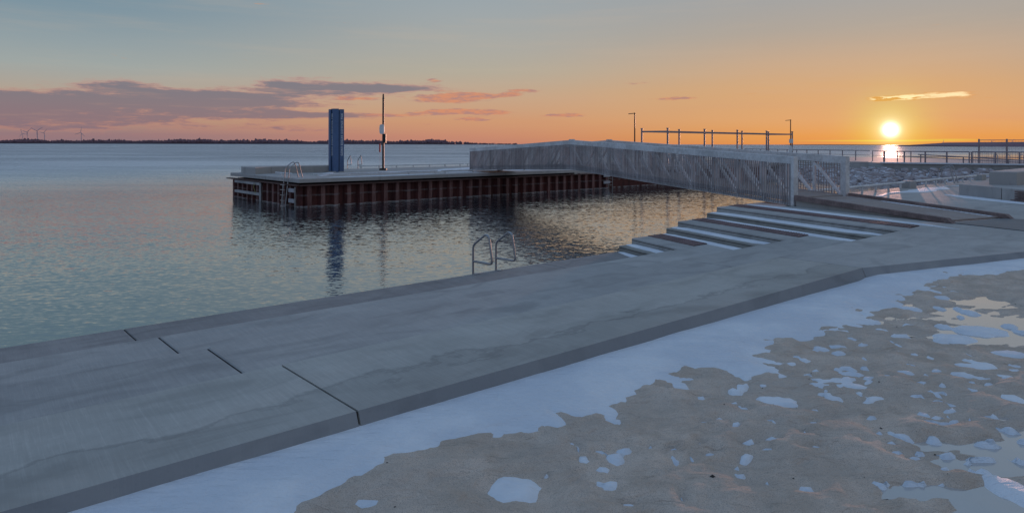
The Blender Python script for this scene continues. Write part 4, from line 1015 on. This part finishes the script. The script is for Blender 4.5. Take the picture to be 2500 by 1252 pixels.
iceblobs = [(2480, 790, 190, 26), (2330, 755, 60, 14), (2400, 735, 70, 11), (2500, 820, 120, 16), (2360, 780, 60, 10), (2420, 1085, 150, 20), (2480, 1120, 140, 26), (2300, 1075, 60, 9), (2520, 1050, 80, 20), (2470, 1015, 50, 12), (2360, 1120, 90, 16), (2300, 1185, 100, 16), (2470, 1210, 120, 30)]
def blob_field(xx, yy, lst, pw=1.0, grow=1.0):
    out_ = np.zeros_like(xx)
    for px, py, w, h in lst:
        cx, cy = ground_pt(px, py); dep = py - 351.9
        wx = w * grow / F * cy * 1.0; wy = h * grow * cy / dep
        out_ = np.maximum(out_, np.exp(-(((xx - cx) / wx) ** 2 + ((yy - cy) / wy) ** 2) * pw))
    return out_
def beach():
    gx = np.concatenate([-np.geomspace(6, 400, 14)[::-1], np.arange(-4.4, 13.6, .036), np.geomspace(14, 400, 14)])
    gy = np.concatenate([[-400, -120, -40, -12, -3, 0, 1.6], np.arange(2.5, 13.5, .036), np.geomspace(13.8, 60, 10)])
    X, Y = np.meshgrid(gx, gy); rx, ry = X - W0.x, Y - W0.y; S = rx * E.x + ry * E.y; Nn = rx * N.x + ry * N.y
    fn = np.where(S < 2.05, 6.67, 6.67 + .309 * (S - 2.05)); dist = Nn - fn       # metres out from the quay front
    inside = dist < -.06
    # wind ripples and trodden lumps
    Xr = X * .87 + Y * .5; Yr = -X * .5 + Y * .87
    l1 = vnoise(X * 1.1 + 40, Y * 1.1 + 40, 3, 3) - .5; l2 = vnoise(Xr * 2.2 + 80, Yr * 4.4 + 60, 11, 4, .5) - .5; l3 = vnoise(X * 9 + 90, Y * 11 + 90, 23, 4, .6) - .5
    pb_ = blob_field(X + (vnoise(X * 5 + 3, Y * 5 + 3, 71, 3) - .5) * .12, Y + (vnoise(X * 5 + 33, Y * 5 + 3, 72, 3) - .5) * .16, patches, 1.0, 1.2)
    l4 = np.abs(vnoise(Xr * 3.1 + 7, Yr * 5.5 + 2, 31, 3, .55) - .5)
    sand = ZS + .009 * l1 + (.095 * l2 - .06 * (l4 - .12) + .022 * l3) * (1 - .6 * np.clip(pb_ * 1.4, 0, 1))
    # signed distance-like value from the snow edge: interpolate edge's distance from the quay along S
    es = (SE[:, 0] - W0.x) * E.x + (SE[:, 1] - W0.y) * E.y; en = (SE[:, 0] - W0.x) * N.x + (SE[:, 1] - W0.y) * N.y
    ef = en - np.where(es < 2.05, 6.67, 6.67 + .309 * (es - 2.05))
    o = np.argsort(es); lim = np.interp(S, es[o], ef[o])
    wob = (vnoise(X * 1.9 + 15, Y * 1.9 + 9, 41, 4, .6) - .5) * .24 + (vnoise(Xr * 3.0 + 5, Yr * 9.0 + 9, 43, 3, .6) - .5) * .26 * np.clip((X - 1.0) / 2, .25, 1)
    inner = lim + wob - dist                                                    # >0 inside the snow strip
    snow = ZS + np.clip(inner * .14, -.075, .030) + .012 * (vnoise(X * 1.3 + 3, Y * 1.3 + 8, 55, 3) - .5)
    sand -= .030 * pb_ + .02 * np.clip(inner * 6, 0, 1)
    snow = np.maximum(snow, ZS - .085 + .078 * np.clip(pb_ * 1.35, 0, 1))
    ib = blob_field(X, Y, iceblobs, 1.0, 1.0) * np.clip(.35 + 1.5 * vnoise(Xr * 2.4 + 3, Yr * 6 + 3, 61, 4, .6), 0, 1.15)
    sand -= .055 * np.clip(ib * 1.3, 0, 1)
    ice = ZS - .036 + 0 * X
    # the snow lies lower against the quay towards the bend
    adj = np.interp(S, [-9, -6, -2.5, 0, 1.9, 2.4, 6, 10], [.0, -.018, -.035, -.055, -.08, -.04, -.02, -.01])
    snow += adj * np.exp(-np.clip(dist, 0, 9) / .55); sand += (adj - .03) * np.exp(-np.clip(dist, 0, 9) / .55)
    for arr in (sand, snow, ice): arr[inside] = -1.0
    ramp_ = np.clip((dist - .03) / .06, 0, 1)
    nx_, ny_ = len(gx), len(gy)
    far_ = (np.abs(X) > 13.6) | (X < -4.4) | (Y < 2.5) | (Y > 13.5)
    sand = np.where(far_ & ~inside, ZS - .01, sand)
    def mk(name, Z, mat, sel, **kw):
        idx = np.arange(nx_ * ny_).reshape(ny_, nx_)
        keep = sel[:-1, :-1] | sel[1:, :-1] | sel[:-1, 1:] | sel[1:, 1:]
        q = np.stack([idx[:-1, :-1][keep], idx[:-1, 1:][keep], idx[1:, 1:][keep], idx[1:, :-1][keep]], 1)
        used = np.unique(q); remap = np.zeros(nx_ * ny_, int); remap[used] = np.arange(len(used)); q = remap[q]
        co = np.stack([X.ravel()[used], Y.ravel()[used], Z.ravel()[used]], 1)
        me = bpy.data.meshes.new(name); me.vertices.add(len(co)); me.vertices.foreach_set('co', co.ravel().astype(np.float32))
        me.loops.add(q.size); me.loops.foreach_set('vertex_index', q.ravel().astype(np.int32)); me.polygons.add(len(q))
        me.polygons.foreach_set('loop_start', np.arange(0, q.size, 4, dtype=np.int32)); me.polygons.foreach_set('loop_total', np.full(len(q), 4, np.int32))
        me.polygons.foreach_set('use_smooth', np.ones(len(q), bool)); me.update(); me.materials.append(M[mat])
        ob = bpy.data.objects.new(name, me); col.objects.link(ob); tag(ob, **kw)
    mk('sand', sand, 'sand', np.ones_like(inside), kind='structure', label='lumpy frozen grey brown sand beach in the foreground')
    mk('snow', snow, 'snow', (snow > sand - .012) & ~inside & ~far_, kind='stuff', label='smooth bank of snow along the quay front with scattered patches on the sand')
    mk('ice', ice, 'ice', (ice > sand - .01) & ~inside & ~far_ & (ib > .05), kind='stuff', label='shining wet ice in the hollows of the sand at the right')
    # little dark pebbles
    b = MB(); rs = np.random.RandomState(5)
    for k in range(260):
        x = rs.uniform(-1.5, 8); y = rs.uniform(3.2, 10.5)
        i = int(np.searchsorted(gy, y)); j = int(np.searchsorted(gx, x))
        if dist[i, j] < .25 or snow[i, j] > sand[i, j]: continue
        z = sand[i, j]; r_ = rs.uniform(.002, .007) if rs.rand() > .06 else rs.uniform(.009, .014)
        pts = [(x + r_ * 1.4, y, z), (x, y + r_, z), (x - r_ * 1.3, y, z), (x, y - r_, z), (x, y, z + r_)]
        b.add(pts, [(0, 1, 4), (1, 2, 4), (2, 3, 4), (3, 0, 4)])
    b.build('pebble', M['pebble'], kind='stuff', label='scattered dark pebbles and twigs on the sand')
beach()

# ------------------------------------------------------------------ far shores
def shore(name, px0, px1, Y, hfun, seed, matg, matt, label, dens, tree_h, ground_h, thick=350, gap=lambda px: 1.0):
    """low bank of land with bare winter trees standing on it"""
    rs = np.random.RandomState(seed); b = MB(); n = 160
    x0, x1 = (px0 - 1250) / F * Y, (px1 - 1250) / F * Y; vs = []
    for i in range(n + 1):
        u = i / n; x = x0 + (x1 - x0) * u; px = px0 + (px1 - px0) * u; g = ground_h * (.6 + .4 * math.sin(u * 11) ** 2) * min(1, (1 - u) * 14 + .05) * gap(px)
        vs += [(x, Y - thick * .1, -.5), (x, Y, g), (x, Y + thick, g * .8), (x, Y + thick * 1.3, -.5)]
    b.add(vs, [(i * 4 + j, (i + 1) * 4 + j, (i + 1) * 4 + j + 1, i * 4 + j + 1) for i in range(n) for j in range(3)])
    root_ground = b.build(name, M[matg], kind='structure', label=label)
    t = MB()
    for k in range(dens):
        px = rs.uniform(px0, px1); hh = hfun(px) * (.62 + .38 * rs.rand() ** 1.6 + (.3 if rs.rand() < .04 else 0)) * tree_h
        if rs.rand() > gap(px): continue
        x = (px - 1250) / F * Y; y = Y + rs.uniform(0, thick * .5); w = rs.uniform(.16, .42) * hh * .9
        x = (px - 1250) / F * y
        # irregular crown: a lumpy double fan of faces round a stem
        m_ = 7; ring = []
        for q in range(m_):
            a_ = q / (m_ - 1) * math.pi; rr = rs.uniform(.75, 1.12); ring.append((x + math.cos(a_) * w * rr, y + rs.uniform(-2, 2), hh * (.35 + .62 * math.sin(a_) * rr)))
        base = [(x + w * .8, y, .2), (x - w * .8, y, .2)]
        c_ = (x, y - w * .6, hh * .55); c2_ = (x, y + w * .6, hh * .55)
        pts = ring + base + [c_, c2_]; tot = m_ + 2; f_ = []
        for q in range(tot): f_.append((q, (q + 1) % tot, tot)); f_.append(((q + 1) % tot, q, tot + 1))
        t.add(pts, f_)
    t.build('far_wood', M[matt], kind='stuff', label=label.replace('low', 'bare trees on the low'))
def hleft(px):
    base = 1.0 + .12 * math.sin(px * .031) + .1 * math.sin(px * .011 + 2) + .08 * math.sin(px * .09)
    if px < 60: base *= .72 + px / 60 * .28
    if px > 900: base *= 1.0
    if px > 1050: base *= max(.35, 1 - (px - 1050) / 260)
    return base
shore('far_shore', -500, 1262, 3000, hleft, 5, 'shore_far', 'wood_far', 'long low wooded island on the horizon at the left', 7000, 21, 6, gap=lambda px: 1.0 if px < 1090 else (.30 if math.sin(px * .13) + math.sin(px * .31) < .2 else .75))
# right hand horizon
def ridge(name, px0, px1, Y, h, mat, label, seed, shape):
    b = MB(); n = 80; vs = []; rs = np.random.RandomState(seed)
    for i in range(n + 1):
        u = i / n; x = (px0 + (px1 - px0) * u - 1250) / F * Y; hh = h * shape(u) * (1 + .12 * rs.rand())
        vs += [(x, Y, -.5), (x, Y + 20, hh), (x, Y + 300, hh * .9), (x, Y + 330, -.5)]
    b.add(vs, [(i * 4 + j, (i + 1) * 4 + j, (i + 1) * 4 + j + 1, i * 4 + j + 1) for i in range(n) for j in range(3)])
    b.build(name, M[mat], kind='structure', label=label)
ridge('far_hills', 2290, 3400, 9000, 22, 'hill_far', 'very thin brown line of distant land right of the sun', 3, lambda u: min(1, u * 9 + .15))
ridge('far_hills', 1935, 2180, 9000, 7, 'hill_far', 'faint distant line of land under the sun', 4, lambda u: math.sin(math.pi * u) ** .3)
ridge('headland', 2402, 3200, 1300, 9.5, 'wood_far', 'dark low headland at the right edge of the horizon', 6, lambda u: min(1, .12 + u * 4.5))

# wind turbines
def turbine(label, px, py, Y, bl, phase, base_only=False, yaw=0.0):
    X = (px - 1250) / F * Y; hub = H + (350 - py) / F * Y
    root = thing('wind_turbine', label, 'wind turbine', (X, Y, 0), group='distant wind turbines')
    MB().tube([(X, Y, 0), (X, Y, hub)], 3.0, 8, r2=2.0).build('tower', M['turbine'], root)
    MB().beam((X - 1, Y - 7, hub + 1), (X + 1, Y + 5, hub + 1), 4.5, 4.5).build('nacelle', M['turbine'], root)
    for k in range(3):
        a_ = phase + k * 2 * math.pi / 3; dx, dz = math.cos(a_) * math.cos(yaw), math.sin(a_)
        b = MB(); tip = Vector((X + dx * bl, Y - 8, hub + dz * bl)); mid_ = Vector((X + dx * bl * .3, Y - 8, hub + dz * bl * .3)); o_ = Vector((X, Y - 8, hub))
        pr = Vector((-math.sin(a_), 0, math.cos(a_)))
        v = [o_ + pr * .9, mid_ + pr * 2.3, tip + pr * .4, tip - pr * .4, mid_ - pr * 1.4, o_ - pr * .9]
        b.add([p + Vector((0, -.5, 0)) for p in v] + [p + Vector((0, .5, 0)) for p in v], [tuple(range(6)), tuple(range(6, 12))[::-1]] + [(q, 6 + q, 6 + (q + 1) % 6, (q + 1) % 6) for q in range(6)])
        b.build('blade', M['turbine'], root)
turbine('tallest wind turbine in the cluster of three on the far island', 91.8, 320.5, 4100, 44, R(32))
turbine('wind turbine left of the tallest one in the cluster', 67.3, 323.5, 4400, 44, R(38))
turbine('small wind turbine right of the tallest one in the cluster', 108.8, 325, 4700, 38, R(50))
turbine('faint wind turbine leftmost in the cluster', 55.8, 327, 5200, 40, R(110))
turbine('lone wind turbine standing right of the cluster', 198.6, 324.2, 4300, 42, R(78))
turbine('very distant wind turbine on the right horizon left of the tall fence', 2302, 344, 9000, 44, R(80))
turbine('very distant wind turbine on the right horizon behind the tall fence', 2421, 341, 9000, 44, R(20))
turbine('very distant wind turbine near the right edge of the horizon', 2472, 340, 9200, 44, R(60))
